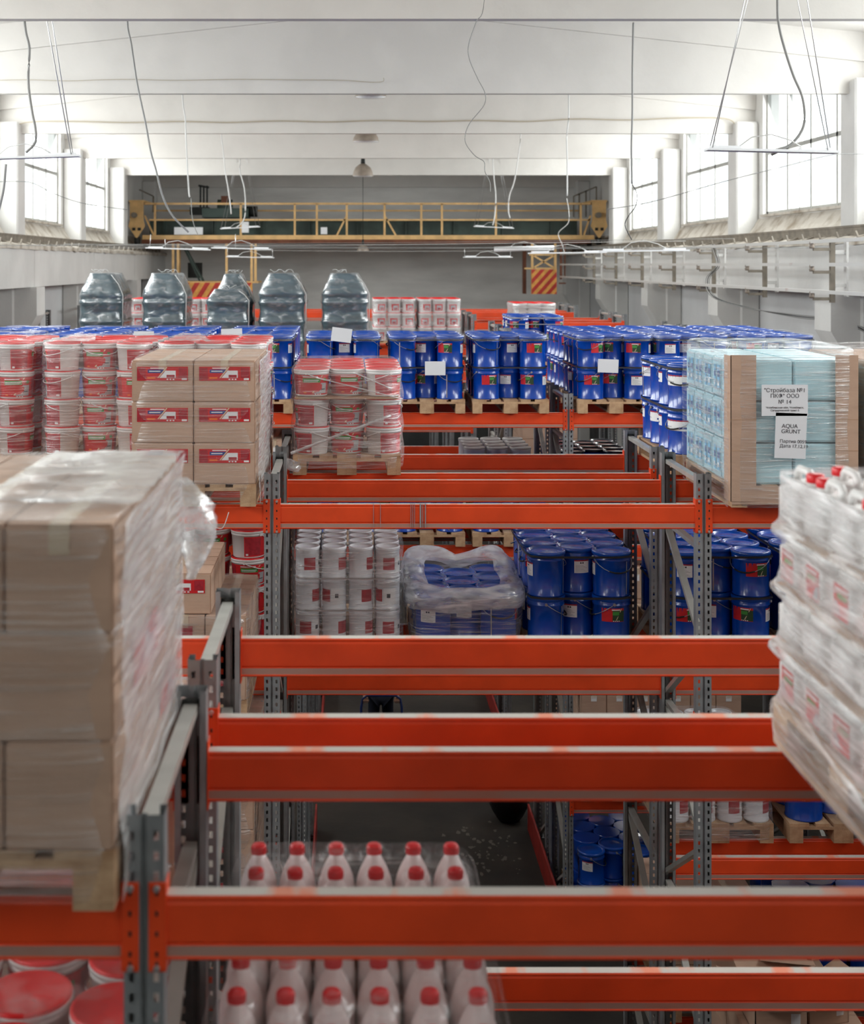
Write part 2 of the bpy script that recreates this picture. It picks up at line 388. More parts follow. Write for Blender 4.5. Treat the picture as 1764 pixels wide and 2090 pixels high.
# ------------------------------------------------------------------ pallet racking
ROW = [3.39+5.53*k for k in range(7)]
LINES = [-6.13, -3.32, -.51, 2.30, 5.11]
HL = [1.56, 2.955, 4.29, 5.62]               # shelf heights below the eye
def upright_mesh(h, side, holes=True):
    """perforated steel post: face looks to -Y when side is -1"""
    m = MB('galvanised', 'galvanised_dark')
    xs = [-.050, -.037, -.024, -.007, .007, .024, .037, .050]
    def P(x, d, z): return (x, side*d if False else (d if side < 0 else .07-d), z)
    nz = int(h/.05)
    for i in range(7):
        hole = i in (1, 5) and holes
        d0 = d1 = 0.0
        if i == 3: d0 = d1 = .012
        if hole:
            for k in range(nz):
                z0, z1 = k*.05, (k+1)*.05
                m.face([P(xs[i], 0, z0), P(xs[i+1], 0, z0), P(xs[i+1], 0, z0+.027), P(xs[i], 0, z0+.027)])
            m.face([P(xs[i], 0, nz*.05), P(xs[i+1], 0, nz*.05), P(xs[i+1], 0, h), P(xs[i], 0, h)])
        else:
            m.face([P(xs[i], d0, 0), P(xs[i+1], d1, 0), P(xs[i+1], d1, h), P(xs[i], d0, h)])
    for x in (-.007, .007): m.face([P(x, 0, 0), P(x, .012, 0), P(x, .012, h), P(x, 0, h)])
    for x in (-.050, .050):
        m.face([P(x, 0, 0), P(x, .068, 0), P(x, .068, h), P(x, 0, h)])
        m.face([P(x*.98, .002, 0), P(x*.98, .066, 0), P(x*.98, .066, h), P(x*.98, .002, h)], 1)
        m.face([P(x, .068, 0), P(x*.6, .068, 0), P(x*.6, .068, h), P(x, .068, h)])
    return m.mesh('upright')
FR_H = {}
def frame_meshes(top):
    key = round(top, 3)
    if key not in FR_H:
        FR_H[key] = (upright_mesh(top, -1), upright_mesh(top, 1))
    return FR_H[key]
BR = {}
def brace_mesh(dz, y0, y1):
    k = (round(dz, 3), round(y0, 3), round(y1, 3))
    if k not in BR: BR[k] = MB('brace_steel').bar((0, y0, 0), (0, y1, dz), .045, .03).mesh('brace')
    return BR[k]
FOOT = MB('galvanised_dark').box(-.07, .07, -.04, .09, 0, .008).mesh('foot_plate')
bolt_m = MB('dark_metal').tube([(-.03, 0, 0), (.03, 0, 0)], .014, 8).mesh('bolt')
RN = ['nearest', 'second', 'third', 'fourth', 'fifth', 'sixth', 'seventh']
LN = ['far-left line', 'outer left line', 'left side of open bay', 'right side of open bay', 'right-hand end line']
def frame(li, row, sub, top):
    y = ROW[row]+(0 if sub == 0 else 1.33)
    t = thing('rack_upright', 'grey perforated rack frame, %s, %s half of the %s rack' % (LN[li], 'near' if sub == 0 else 'far', RN[row]), 'rack frame', (LINES[li], y, 0), group='upright frames of the racks')
    u0, u1 = frame_meshes(top)
    ob('post', u0, t); ob('post', u1, t, (0, .98, 0))
    ob('brace', brace_mesh(0, .05, 1.0), t, (0, 0, top-.06)); 
    n = 4 if row < 4 else 0
    for k in range(n):
        z0 = top-.50-1.30*k
        if z0 < 1.0: break
        ob('brace', brace_mesh(0, .05, 1.0), t, (0, 0, z0))
        ob('brace', brace_mesh(.56, .05, 1.0), t, (0, 0, z0-.60))
        ob('brace', brace_mesh(-.56, .05, 1.0), t, (0, 0, z0-.66))
    if row < 2:
        ob('bolt', bolt_m, t, (0, .04, top-.045)); ob('bolt', bolt_m, t, (0, 1.01, top-.045))
    if row >= 2:
        ob('foot_plate', FOOT, t); ob('foot_plate', FOOT, t, (0, .98, 0))
def beam_mesh(L):
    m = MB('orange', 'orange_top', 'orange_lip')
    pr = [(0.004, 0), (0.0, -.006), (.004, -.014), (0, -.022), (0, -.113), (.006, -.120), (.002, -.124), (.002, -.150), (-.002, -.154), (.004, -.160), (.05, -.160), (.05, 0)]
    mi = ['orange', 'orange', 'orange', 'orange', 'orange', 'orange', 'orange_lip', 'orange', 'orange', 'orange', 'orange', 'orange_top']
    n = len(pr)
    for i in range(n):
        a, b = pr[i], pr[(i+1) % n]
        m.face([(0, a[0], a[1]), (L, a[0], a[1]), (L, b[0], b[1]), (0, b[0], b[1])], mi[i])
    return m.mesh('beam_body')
def conn_mesh(s):
    """s=+1: plate covers the post on its left end, reaching towards -x"""
    m = MB('orange', 'dark_metal', 'steel_bright')
    m.box(*sorted((-s*.040, s*.001)), -.006, .0, -.185, .035)
    m.box(*sorted((-s*.0, s*.004)), -.006, .06, -.185, .035)
    for z in (.01, -.04, -.09, -.14, -.165): m.box(*sorted((-s*.024, -s*.014)), -.0075, -.005, z-.008, z+.008, 1)
    m.lathe([(.0075, 0), (.0075, .006)], 8, 2, caps=(True, True)) if False else None
    return bevelled(m, 'connector', .0012)
LB = 2.81-.104
BODY = beam_mesh(LB); CONL = conn_mesh(1); CONR = conn_mesh(-1)
pin_m = MB('steel_bright').tube([(0, -.014, 0), (0, -.004, 0)], .008, 8).mesh('pin')
BN = ['far-left bay', 'left bay', 'open middle bay', 'right bay']
LVN = ['top', 'second', 'third', 'lowest']
def rbeam(bay, row, k, level, h=None):
    """k: 0..3 the four beam lines of a double rack, front to back"""
    off = [-.001, 1.0, 1.329, 2.33][k]
    h = h if h is not None else HL[level]
    where = ['near edge', 'middle, near side', 'middle, far side', 'far edge'][k]
    t = thing('rack_beam', 'orange rack beam, %s level, %s, %s of the %s rack' % (LVN[level], BN[bay], where, RN[row]), 'rack beam', (LINES[bay]+.052, ROW[row]+off, Z(h)), group='orange pallet rack beams')
    ob('beam_body', BODY, t)
    if row < 5:
        if k in (0, 2): c = ob('connector', CONL, t); d = ob('connector', CONR, t, (LB, 0, 0))
        else: c = ob('connector', CONR, t, (0, .05, 0), PI); d = ob('connector', CONL, t, (LB, .05, 0), PI)
        if row < 3:
            for q in (c, d):
                sx = (-.028 if q is c else .028)*(1 if k in (0, 2) else -1)
                ob('pin', pin_m, q, (sx*.7, 0, .022)); ob('pin', pin_m, q, (sx*.7, 0, -.175))
for row in range(7):
    top = Z(1.36) if row < 3 else (Z(.92) if row < 6 else Z(1.2))
    for li in range(5):
        if row == 0 and li in (0, 4): continue
        for sub in (0, 1): frame(li, row, sub, top if not (row >= 3 and li in (1, 2)) else Z(1.36))
    for bay in range(4):
        for lv in range(4):
            if row == 0:
                if bay == 0 or (bay == 3 and lv > 1): continue
                ks = [0, 1, 2, 3] if lv == 0 else ([3] if bay == 2 else [0, 2, 3])
                if bay == 2 and lv == 1: ks = [0, 1, 3]
                if lv > 1: continue
            elif row in (1, 2):
                if bay == 2 and lv > 1: continue
                if bay == 0 and lv > 0: continue
                if bay == 1 and lv > 2: continue
                ks = [0, 1, 2, 3]
            else:
                if lv > 1 or (row > 4 and lv > 0) or (lv == 1 and bay != 2): continue
                ks = [0, 1, 2, 3] if row < 5 or True else [0, 3]
            for k in ks:
                h = HL[lv]
                if lv == 0 and ((row == 4 and bay == 3) or row == 5): h = 1.08
                if row == 6: h = 1.34
                rbeam(bay, row, k, lv, h)
# red guard rails along the drive-through passage
for row in (1, 2, 3, 4):
    for li, s_ in ((2, 1), (3, -1)):
        x = LINES[li]+s_*.09
        m = MB('guard_red'); m.box(x-.012, x+.012, ROW[row]-.15, ROW[row]+2.55, 0, .32); m.box(x-.03, x+.03, ROW[row]-.17, ROW[row]-.1, 0, .42)
        thing('guard_rail', 'red floor guard rail on the %s of the passage through the %s rack' % ('left' if li == 2 else 'right', RN[row]), 'guard rail', me=bevelled(m, 'guard_rail', .004))

# ------------------------------------------------------------------ pallets
def rnd_board(m, x0, x1, y0, y1, z0, z1): m.box(x0, x1, y0, y1, z0, z1)
PB = [MB('wood').box(0, .8*0+wd, 0, 1.2, 0, .022).mesh('deck_board') for wd in (.145, .10, .145, .10, .145)]
PBX = [0, .195, .3275, .505, .655]
CROSS = MB('wood').box(0, .8, 0, .145, 0, .022).mesh('cross_board')
BLK = [MB('wood').box(0, wd, 0, .145, 0, .078).mesh('block') for wd in (.10, .145, .10)]
RUN = [MB('wood').box(0, wd, 0, 1.2, 0, .022).mesh('bottom_board') for wd in (.10, .145, .10)]
BXX = [0, .3275, .70]; BYY = [0, .5275, 1.055]
def pallet(x, y, z, label, rows=3):
    t = thing('wooden_pallet', label, 'pallet', (x, y, z), group='wooden pallets under the loads')
    for i in range(5): ob('deck_board', PB[i], t, (PBX[i], 0, .122))
    for j in range(min(rows, 3)):
        ob('cross_board', CROSS, t, (0, BYY[j], .100))
        for i in range(3): ob('block', BLK[i], t, (BXX[i], BYY[j], .022))
    for i in range(3): ob('bottom_board', RUN[i], t, (BXX[i], 0, 0))
    return t
PH = .144

# ------------------------------------------------------------------ goods
def drum_parts():
    H, R = .333, .1425
    b = MB('blue_paint', 'steel_bright', 'blue_lid')
    b.lathe([(R-.008, 0), (R-.003, .004), (R-.003, .012), (R-.008, .018), (R-.006, .15), (R-.004, .262), (R+.002, .268), (R+.002, .276), (R-.003, .282), (R-.001, .318)], 28, caps=(True, True))
    b.patch(R-.008, R-.006, .018, .15, [(-.035, .018), (.035, .018), (.035, .262), (-.035, .262)], 'steel_bright', 2, .0022)  # side seam, its highlight painted on as a bright silver strip
    l = MB('blue_lid'); l.lathe([(R-.001, .300), (R+.004, .304), (R+.006, .316), (R+.004, .330), (R-.004, H), (R-.013, H), (R-.018, .322), (R-.03, .320), (R-.06, .323), (.001, .325)], 28, caps=(False, True))
    lb = MB('black_lid'); lb.lathe([(R-.001, .300), (R+.004, .304), (R+.006, .316), (R+.004, .330), (R-.004, H), (R-.013, H), (R-.018, .322), (R-.03, .320), (R-.06, .323), (.001, .325)], 28, caps=(False, True))
    h = MB('wire', 'dark_metal'); n = 12; pts = []
    for i in range(n+1):
        a = PI*.5*(-1+2*i/n); q = math.cos(a)
        pts.append(((R+.004+.010*q)*math.cos(a), (R+.004+.010*q)*math.sin(a), .285-.10*q))
    h.tube(pts, .0028, 5)
    for sgn in (-1, 1):
        h.tube([(0, sgn*(R-.004), .285), (0, sgn*(R+.012), .285)], .011, 8)
    mid = pts[4:9]; h.tube(mid, .006, 6, 'dark_metal')
    # red label with a dark leafy picture and white lettering lines
    q = MB('label_red'); a0, a1 = -.62, .62
    def pt(aa, ab, za, zb, mt, e): q.patch(R-.0055, R-.0045, .1, .28, [(aa, za), (ab, za), (ab, zb), (aa, zb)], mt, 5, e)
    pt(a0, a1, .155, .255, 'label_red', .001)
    pt(-.02, a1, .158, .238, 'label_leaf', .0016); pt(-.02, .34, .205, .232, 'label_green', .0022)
    q.patch(R-.0055, R-.0045, .1, .28, [(.16, .168), (.20, .168), (.50, .252), (.46, .252)], 'label_wood', 4, .0028)
    pt(-.06, .40, .240, .248, 'label_white', .0022)
    for k in range(4): pt(.0+.1*k, .06+.1*k, .159, .165, 'label_white', .0028)
    wl = MB('label_white'); 
    def pw(aa, ab, za, zb, mt, e): wl.patch(R-.0055, R-.0045, .1, .28, [(aa, za), (ab, za), (ab, zb), (aa, zb)], mt, 5, e)
    pw(-.42, .42, .150, .245, 'label_white', .001); pw(-.42, .42, .238, .248, 'label_darkred', .0016)
    for k in range(6): pw(-.34, .30-.1*(k % 3), .160+.009*k, .163+.009*k, 'label_grey', .0018)
    pw(-.10, -.02, .220, .232, 'ink', .0018); pw(.02, .10, .220, .232, 'ink', .0018)
    # wide white label with a red line for the drums beside the light blue load
    ww = MB('label_white')
    def pz(aa, ab, za, zb, mt, e): ww.patch(R-.0055, R-.0045, .1, .28, [(aa, za), (ab, za), (ab, zb), (aa, zb)], mt, 14, e)
    pz(-1.5, 1.5, .175, .245, 'label_white', .001); pz(-1.5, 1.5, .245, .255, 'label_darkred', .001); pz(.3, 1.2, .19, .205, 'label_blue', .0016); pz(-1.1, -.2, .2, .206, 'label_grey', .0016)
    return dict(body=b.mesh('drum_body'), lid=l.mesh('lid'), blid=lb.mesh('lid'), handle=h.mesh('bail_handle'), label=q.mesh('red_label'), wlabel=wl.mesh('white_label'), wide=ww.mesh('wide_label'))
DR = drum_parts(); DH = .335; DRR = .146
rest = []                                    # drums hidden inside the stacks
ndrum = 0
def drum(x, y, z, label, rz, group, full=True, lid='lid', wide=False):
    global ndrum; ndrum += 1
    t = thing('steel_drum', label, 'drum', (x, y, z), rz, group)
    ob('drum_body', DR['body'], t); ob('lid', DR[lid], t)
    if full:
        ob('bail_handle', DR['handle'], t, rz=random.choice([.6, 1.0, 1.4, -.5]))
        if wide: ob('wide_label', DR['wide'], t, rz=1.2)
        else:
            ob('label', DR['label'], t, rz=2.1); ob('label', DR['wlabel'], t, rz=3.9)
    return t
FRONT = -PI/2
def drum_load(x, y, z, desc, tiers=2, lower=('front',), upper='all', full=True, lid='lid', wide=False):
    """3-2-style staggered packing: eleven drums a tier on a pallet whose corner is (x, y), z the shelf"""
    pallet(x, y, z, 'wooden pallet carrying the blue drums on the '+desc)
    z0 = z+PH
    cols = [(.152, [.16+.298*k for k in range(4)]), (.40, [.31+.298*k for k in range(3)]), (.648, [.16+.298*k for k in range(4)])]
    cn = ['left', 'middle', 'right']
    for ti in range(tiers):
        topt = ti == tiers-1
        for c, (cx, ys) in enumerate(cols):
            for k, cy in enumerate(ys):
                vis = topt and (upper == 'all' or k < upper) or (not topt and (('front' in lower and k == 0) or ('left' in lower and c == 0)))
                jx, jy = random.uniform(-.003, .003), random.uniform(-.002, .002)
                if not vis: rest.append((x+cx, y+cy, z0+ti*DH)); continue
                f = full and (k == 0 or c == 0 or (topt and k < 2))
                drum(x+cx+jx, y+cy+jy, z0+ti*DH, lab('blue drum', 'upper' if topt else 'lower', cn[c]+' column', ORD[k]+' from front', desc),
                     random.choice([2.0, 2.4, 2.75, 0.4, 0.9, 5.6, 4.4, 3.3])+random.uniform(-.2, .2), 'drums on the '+desc, f, lid, wide)
def strap(x, y, z, label, wd=.8, dp=1.2, m='strap_black', hh=.016):
    a = MB(m); e = .006
    def rr(z_): return ring_se(x+wd/2, y+dp/2, wd/2+e, dp/2+e, z_, 40, 9)
    a.rings([rr(z-hh/2), rr(z+hh/2)], 0, True); 
    b = ring_se(x+wd/2, y+dp/2, wd/2+e-.003, dp/2+e-.003, z-hh/2, 40, 9); c = ring_se(x+wd/2, y+dp/2, wd/2+e-.003, dp/2+e-.003, z+hh/2, 40, 9)
    a.rings([b, c], 0, True)
    return thing('strapping_band', label, 'strap', me=a.mesh('strapping_band'), group='dark straps round the drum stacks')
def sheet(x, y, z, wd, ht, label, tilt=0.0, back=0.0):
    m = MB('paper'); m.box(-wd/2, wd/2, -.001, .001, -ht/2, ht/2)
    o = thing('paper_sheet', label, 'paper sheet', me=m.mesh('paper_sheet')); o.location = (x, y, z); o.rotation_euler = (back, tilt, 0)
    return o
def wrap(name, label, x0, x1, y0, y1, levels, m='film_light', top=True, hole=0.0, e=9, jit=.012, n=72, sag=0.0, topm=None, zs=.035, spread=0.0):
    """stretch film round a load; levels: (z, outset) pairs bottom to top"""
    a = MB(m); cx, cy, hx, hy = (x0+x1)/2, (y0+y1)/2, (x1-x0)/2, (y1-y0)/2
    sd = random.uniform(0, 50); R_ = []
    z = levels[0][0]
    while z < levels[-1][0]-1e-4:
        for (za, oa), (zb, ob_) in zip(levels, levels[1:]):
            if za <= z <= zb: o_ = oa+(ob_-oa)*(z-za)/(zb-za); break
        R_.append(ring_se(cx, cy, hx+.012+o_, hy+.012+o_, z, n, e, jit, sd)); z += zs
    zt, ot = levels[-1]
    R_.append(ring_se(cx, cy, hx+.006+ot, hy+.006+ot, zt, n, e, jit*.5, sd))
    a.rings(R_, 0)
    if top:
        T = []
        lim = hole
        for f in [1.0, .97, .9, .8, .65, .5, .35, .2, .08]:
            if f < lim: break
            r = ring_se(cx, cy, (hx+ot)*f, (hy+ot)*f, 0, n, e)
            T.append([(p[0], p[1], zt+.010+noise.noise(Vector((p[0]*6+sd, p[1]*6, 1)))*.012*(1 if f < 1 else .3)-sag*(1-f)) for p in r])
        a.rings([R_[-1]]+T, a.mi(topm) if topm else 0)
    return thing(name, label, 'plastic wrap', me=a.mesh(name))
# ---- buckets
def bucket_parts():
    b = MB('plastic_white'); b.lathe([(.114, 0), (.117, .004), (.129, .165), (.133, .166), (.133, .178), (.130, .180), (.131, .200)], 28)
    l = MB('lid_red', 'plastic_white'); l.lathe([(.132, .182), (.1355, .183), (.1355, .197), (.134, .199)], 28, 'plastic_white', caps=(False, False))
    l.lathe([(.1345, .197), (.1345, .204), (.131, .2075), (.122, .2075), (.117, .203), (.001, .202)], 28, 'lid_red', caps=(False, True))
    q = MB('label_red'); 
    def pt(aa, ab, za, zb, mt, e, n=8): q.patch(.117, .129, .004, .165, [(aa, za), (ab, za), (ab, zb), (aa, zb)], mt, n, e)
    pt(-2.05, 2.05, .012, .160, 'label_red', .0008, 22)
    pt(-2.0, -1.0, .022, .150, 'label_darkred', .0014); pt(1.15, 2.0, .022, .150, 'label_darkred', .0014)
    for s0 in (-1, 1):
        pass
    pt(-.62, .45, .104, .136, 'label_green', .0014); pt(-.56, .36, .118, .124, 'label_white', .002); pt(-.56, .30, .108, .112, 'label_white', .002)
    pt(-.62, .30, .143, .150, 'label_white', .0014)
    q.patch(.117, .129, .004, .165, [(.05, .022), (.95, .022), (.95, .100), (.52, .100)], 'label_grey', 7, .0018)
    q.patch(.117, .129, .004, .165, [(-.05, .026), (.04, .026), (.62, .156), (.54, .156)], 'label_wood', 6, .0026)
    pt(.72, .92, .112, .135, 'label_green', .0014)
    for k in range(3): pt(.12+.16*k, .22+.16*k, .0135, .020, 'label_white', .0022)
    pt(-.60, -.40, .024, .034, 'label_orange', .0014); pt(.55, .85, .05, .056, 'ink', .0024)
    pt(1.75, 1.95, .020, .034, 'label_white', .0022); pt(-1.95, -1.8, .02, .034, 'label_white', .0022)
    h = MB('plastic_white'); n = 12; pts = []
    for i in range(n+1):
        a = PI*.5*(-1+2*i/n); qq = math.cos(a)
        pts.append(((.136+.008*qq)*math.cos(a), (.136+.008*qq)*math.sin(a), .172-.055*qq))
    h.tube(pts, .0032, 5)
    for sg in (-1, 1): h.tube([(0, sg*.126, .172), (0, sg*.142, .172)], .010, 8)
    return dict(body=b.mesh('bucket_body'), lid=l.mesh('lid'), label=q.mesh('label'), handle=h.mesh('handle'))
BK = bucket_parts(); BH = .208
def bucket(x, y, z, label, rz, group, full=True, hz=0.6):
    t = thing('paint_bucket', label, 'bucket', (x, y, z), rz, group)
    ob('bucket_body', BK['body'], t); ob('lid', BK['lid'], t); ob('label', BK['label'], t)
    if full: ob('handle', BK['handle'], t, rz=hz)
    return t
def bucket_load(x, y, z, desc, tiers=4, full=True, sides=('left', 'right'), ydepth=4, toponly=False, zoff=None, rows_top=4):
    pallet(x, y, z, 'wooden pallet carrying the red-lidded buckets on the '+desc)
    cn = ['left', 'middle', 'right']
    for ti in range(tiers):
        topt = ti == tiers-1
        for c in range(3):
            for k in range(ydepth):
                if not topt:
                    if toponly: continue
                    if not (k == 0 or (c == 0 and 'left' in sides) or (c == 2 and 'right' in sides)): continue
                cx = x+.135+.265*c+(.012 if c == 2 else -.0); cy = y+.155+.295*k+(.07 if c == 1 else 0)
                if k == 0: rz = {0: FRONT+1.2+PI, 1: FRONT-.05, 2: FRONT-1.25+PI if (ti % 3 != 2 or 'lone' in desc) else FRONT+.25}[c]+random.uniform(-.15, .15)
                else: rz = random.uniform(0, 6)
                if 'lone' in desc and topt and k == 0: rz = FRONT+{0: .1, 1: .25, 2: 1.5}[c]
                bucket(cx, cy, z+PH+ti*BH+(zoff[ti] if zoff else 0), lab('red-labelled bucket', TN(ti, tiers), cn[c]+' column', ORD[k]+' row', desc), rz, 'buckets on the '+desc, full and (k == 0 or c != 1), random.choice([.5, 1.2, 2.6, 3.6]))
# ---- boxes
def box_label(w_, h_, x0, z0, y, m):
    """printed banner, lying on the front face (normal -y)"""
    def r(a, b, c, d, mt, e): m.face([(x0+a*w_, y-e, z0+c*h_), (x0+b*w_, y-e, z0+c*h_), (x0+b*w_, y-e, z0+d*h_), (x0+a*w_, y-e, z0+d*h_)], mt)
    r(0, 1, 0, 1, 'label_red', .001); r(.0, .17, .05, .92, 'label_darkred', .0014); r(.82, .98, .2, .92, 'label_darkred', .0014)
    r(.21, .52, .55, .80, 'label_blue', .0014); r(.24, .46, .64, .71, 'label_white', .0018); r(.26, .54, .86, .93, 'label_white', .0014)
    m.face([(x0+.44*w_, y-.0016, z0+.2*h_), (x0+.76*w_, y-.0016, z0+.2*h_), (x0+.76*w_, y-.0016, z0+.72*h_), (x0+.56*w_, y-.0016, z0+.72*h_)], 'label_white')
    r(.58, .74, .22, .42, 'label_darkred', .0022); r(.2, .36, .14, .26, 'label_orange', .0014)
    m.face([(x0+.40*w_, y-.0026, z0+.2*h_), (x0+.425*w_, y-.0026, z0+.2*h_), (x0+.60*w_, y-.0026, z0+.98*h_), (x0+.575*w_, y-.0026, z0+.98*h_)], 'label_wood')
    r(.88, .98, .05, .18, 'label_white', .0018)
    for k in range(3): r(.58+.06*k, .615+.06*k, .06, .14, 'label_white', .0022)
BOXC = {}
def box_meshes(wd, dp, ht, kind):
    k = (round(wd, 3), round(dp, 3), round(ht, 3), kind)
    if k in BOXC: return BOXC[k]
    m = MB('cardboard', 'cardboard_edge'); m.box(-wd/2+.002, wd/2-.002, .002, dp-.002, 0.001, ht-.001)
    body = bevelled(m, 'carton', .006, 2)
    fl = MB('cardboard'); 
    for s_ in (0, 1):
        a, b = (.006, dp/2-.002) if s_ == 0 else (dp/2+.002, dp-.006)
        fl.box(-wd/2+.006, wd/2-.006, a, b, ht-.001, ht+.003)
    tp = MB('tape'); tp.box(-.025, .025, .0, dp, ht+.003, ht+.004); tp.box(-.025, .025, -.001, .001, ht-.07, ht+.004)
    lab = None
    if kind == 'banner':
        lab = MB('label_red'); box_label(wd*.82, ht*.34, -wd*.41, ht*.52, 0, lab)
    elif kind == 'small':
        lab = MB('label_darkred'); lab.face([(-.05, -.001, ht*.25), (.05, -.001, ht*.25), (.055, -.001, ht*.78), (-.055, -.001, ht*.80)], 'label_darkred'); lab.face([(.0, -.002, ht*.28), (.04, -.002, ht*.28), (.04, -.002, ht*.38), (.015, -.002, ht*.38)], 'label_white')
    elif kind == 'side':
        lab = MB('label_red'); lab.face([(wd/2, dp*.15, ht*.35), (wd/2, dp*.75, ht*.35), (wd/2, dp*.75, ht*.8), (wd/2, dp*.15, ht*.8)], 'label_red'); lab.face([(wd/2+.001, dp*.3, ht*.45), (wd/2+.001, dp*.55, ht*.45), (wd/2+.001, dp*.55, ht*.65), (wd/2+.001, dp*.4, ht*.65)], 'label_grey')
    elif kind == 'tag':
        lab = MB('label_white'); lab.face([(-.03, -.001, ht*.6), (.03, -.001, ht*.6), (.03, -.001, ht*.82), (-.03, -.001, ht*.82)], 'label_white')
    BOXC[k] = (body, fl.mesh('flap'), tp.mesh('tape_strip'), lab.mesh('label') if lab else None)
    return BOXC[k]
def carton(x, y, z, wd, dp, ht, kind, label, group, rz=0.0, flaps=True):
    b, f, t_, l = box_meshes(wd, dp, ht, kind)
    t = thing('cardboard_box', label, 'box', (x, y, z), rz, group)
    ob('carton', b, t)
    if flaps: ob('flap', f, t); ob('tape_strip', t_, t)
    if l: ob('label', l, t)
    return t
def box_load(x, y, z, desc, nx=2, ny=4, tiers=3, ht=.265, kind='banner', wd=.8, top_cols=None, dp=1.2, extra=None, nxs=None, pal=True, fullest=False):
    if pal: pallet(x, y, z, 'wooden pallet carrying the cartons on the '+desc)
    for ti in range(tiers):
        n = nxs[ti] if nxs else nx
        for c in range(n):
            for k in range(ny):
                topt = ti == tiers-1
                if not (topt or k == 0 or c in (0, n-1)) : continue
                cw = wd/n; cdp = dp/ny
                carton(x+cw*(c+.5), y+cdp*k, z+PH+ti*ht, cw, cdp, ht, kind if k == 0 else ('side' if c == n-1 and kind == 'banner' and (ti+k) % 2 else 'plain'),
                       lab('carton', TN(ti, tiers), ORD[c]+' column', ORD[k]+' row', desc), 'cartons on the '+desc, 0, topt)

# ------------------------------------------------------------------ loads, rack by rack
F = lambda r: ROW[r]-.08                     # front edge of a load on the near half of rack r
R = lambda r: ROW[r]+1.25                    # and on its far half
T1, T2, T3, T4 = [Z(h) for h in HL]
# nearest rack, left bay, top: tall wrapped cartons
box_load(-1.37, F(0), T1, 'top shelf of the nearest rack', nxs=[3, 2, 3], ny=4, tiers=3, ht=.262, kind='plain')
for kx, (bx, bz) in enumerate(((-.62, 1),)):
    pass
q = MB('label_red'); y0_ = F(0)
for (ya, yb_, za, zb) in ((.28, .72, .30, .42), (.78, 1.12, .06, .16)):
    xx = -.57+.003; zz = T1+PH
    q.face([(xx, y0_+ya, zz+za), (xx, y0_+yb_, zz+za), (xx, y0_+yb_, zz+zb), (xx, y0_+ya, zz+zb)], 'label_red')
    q.face([(xx+.001, y0_+ya+.15, zz+za+.02), (xx+.001, y0_+ya+.28, zz+za+.02), (xx+.001, y0_+ya+.28, zz+zb-.02), (xx+.001, y0_+ya+.2, zz+zb-.02)], 'label_grey')
thing('carton_banner', 'red printed banner on the side of the big wrapped carton stack', 'label', me=q.mesh('carton_banner'))
def open_wrap(name, label, x0, x1, y0, y1, z0, z1, tiers, m, side='right', amt=.02):
    lv = [(z0, .0)]
    for i in range(tiers):
        za = z0+.1+(z1-z0-.1)*i/tiers; zb = z0+.1+(z1-z0-.1)*(i+1)/tiers
        lv += [(za+.01, amt*.6), ((za+zb)/2, -.004), (zb-.02, amt)]
    lv += [(z1, .0)]
    return wrap(name, label, x0, x1, y0, y1, lv, m, zs=.02)
open_wrap('stretch_wrap', 'wrinkled clear film round the big carton stack on the nearest rack', -1.37, -.57, F(0), F(0)+1.2, T1+.02, T1+PH+.79, 3, 'film_box')
# the side of that film, pulled tight into white folds, and the loose tail at its far corner
m = MB('film_side'); n_y, n_z = 30, 40; R_ = []
for i in range(n_z+1):
    t = i/n_z; z = T1+.02+(PH+.775)*t
    R_.append([(-.57+.030+noise.noise(Vector((yy*3, z*5, 3)))*.012+.02*abs(math.sin((z-T1-PH)/.262*PI))**.5*(-.6), yy, z) for yy in [F(0)+.0+1.215*k/n_y for k in range(n_y+1)]])
m.rings(R_, 0, False)
thing('stretch_film', 'white creased film down the side of the big carton stack', 'plastic wrap', me=m.mesh('stretch_film'))
m = MB('film_heavy'); R_ = []
for i in range(14):
    t = i/13
    R_.append([(-.98+.42*t+(.02 if k else 0), F(0)+.16+1.0*k/20+.16*(1-t)*(1 if k == 0 else 0), T1+PH+.79+.020+.014*noise.noise(Vector((k*.7, t*3, 2)))) for k in range(21)])
m.rings(R_, 0, False)
thing('stretch_film', 'white bunched film lying over the top of the big carton stack', 'plastic wrap', me=m.mesh('stretch_film'))
m = MB('film_crumple'); R_ = []
for i in range(16):
    t = i/15; r_ = .020+.075*math.sin(PI*min(1, t*1.1))**.8*(1-.2*t)
    R_.append([(-.545+.045*math.sin(t*2.6)+r_*math.cos(2*PI*j/14)*(1+.5*noise.noise(Vector((j, t*6, 0))))*.75, F(0)+1.17+r_*math.sin(2*PI*j/14)*.6, T1+PH+.72-.33*t) for j in range(14)])
m.rings(R_, 0, True, (True, True))
thing('film_tail', 'loose crumpled tail of film hanging at the far corner of the carton stack', 'plastic wrap', me=m.mesh('film_tail'))
# below it: buckets
bucket_load(-1.37, F(0), T2, 'second shelf of the nearest rack', tiers=3, sides=('right',))
open_wrap('stretch_wrap', 'film round the buckets on the second shelf of the nearest rack', -1.37, -.57, F(0), F(0)+1.2, T2+.02, T2+PH+3*BH+.01, 3, 'film_light')
box_load(-1.39, R(0), T2, 'behind the nearest grey frame', nx=3, ny=3, tiers=4, ht=.26, kind='plain')
open_wrap('stretch_wrap', 'film round the cartons behind the nearest grey rack frame', -1.39, -.59, R(0), R(0)+1.2, T2+.02, T2+PH+1.05, 4, 'film_side')
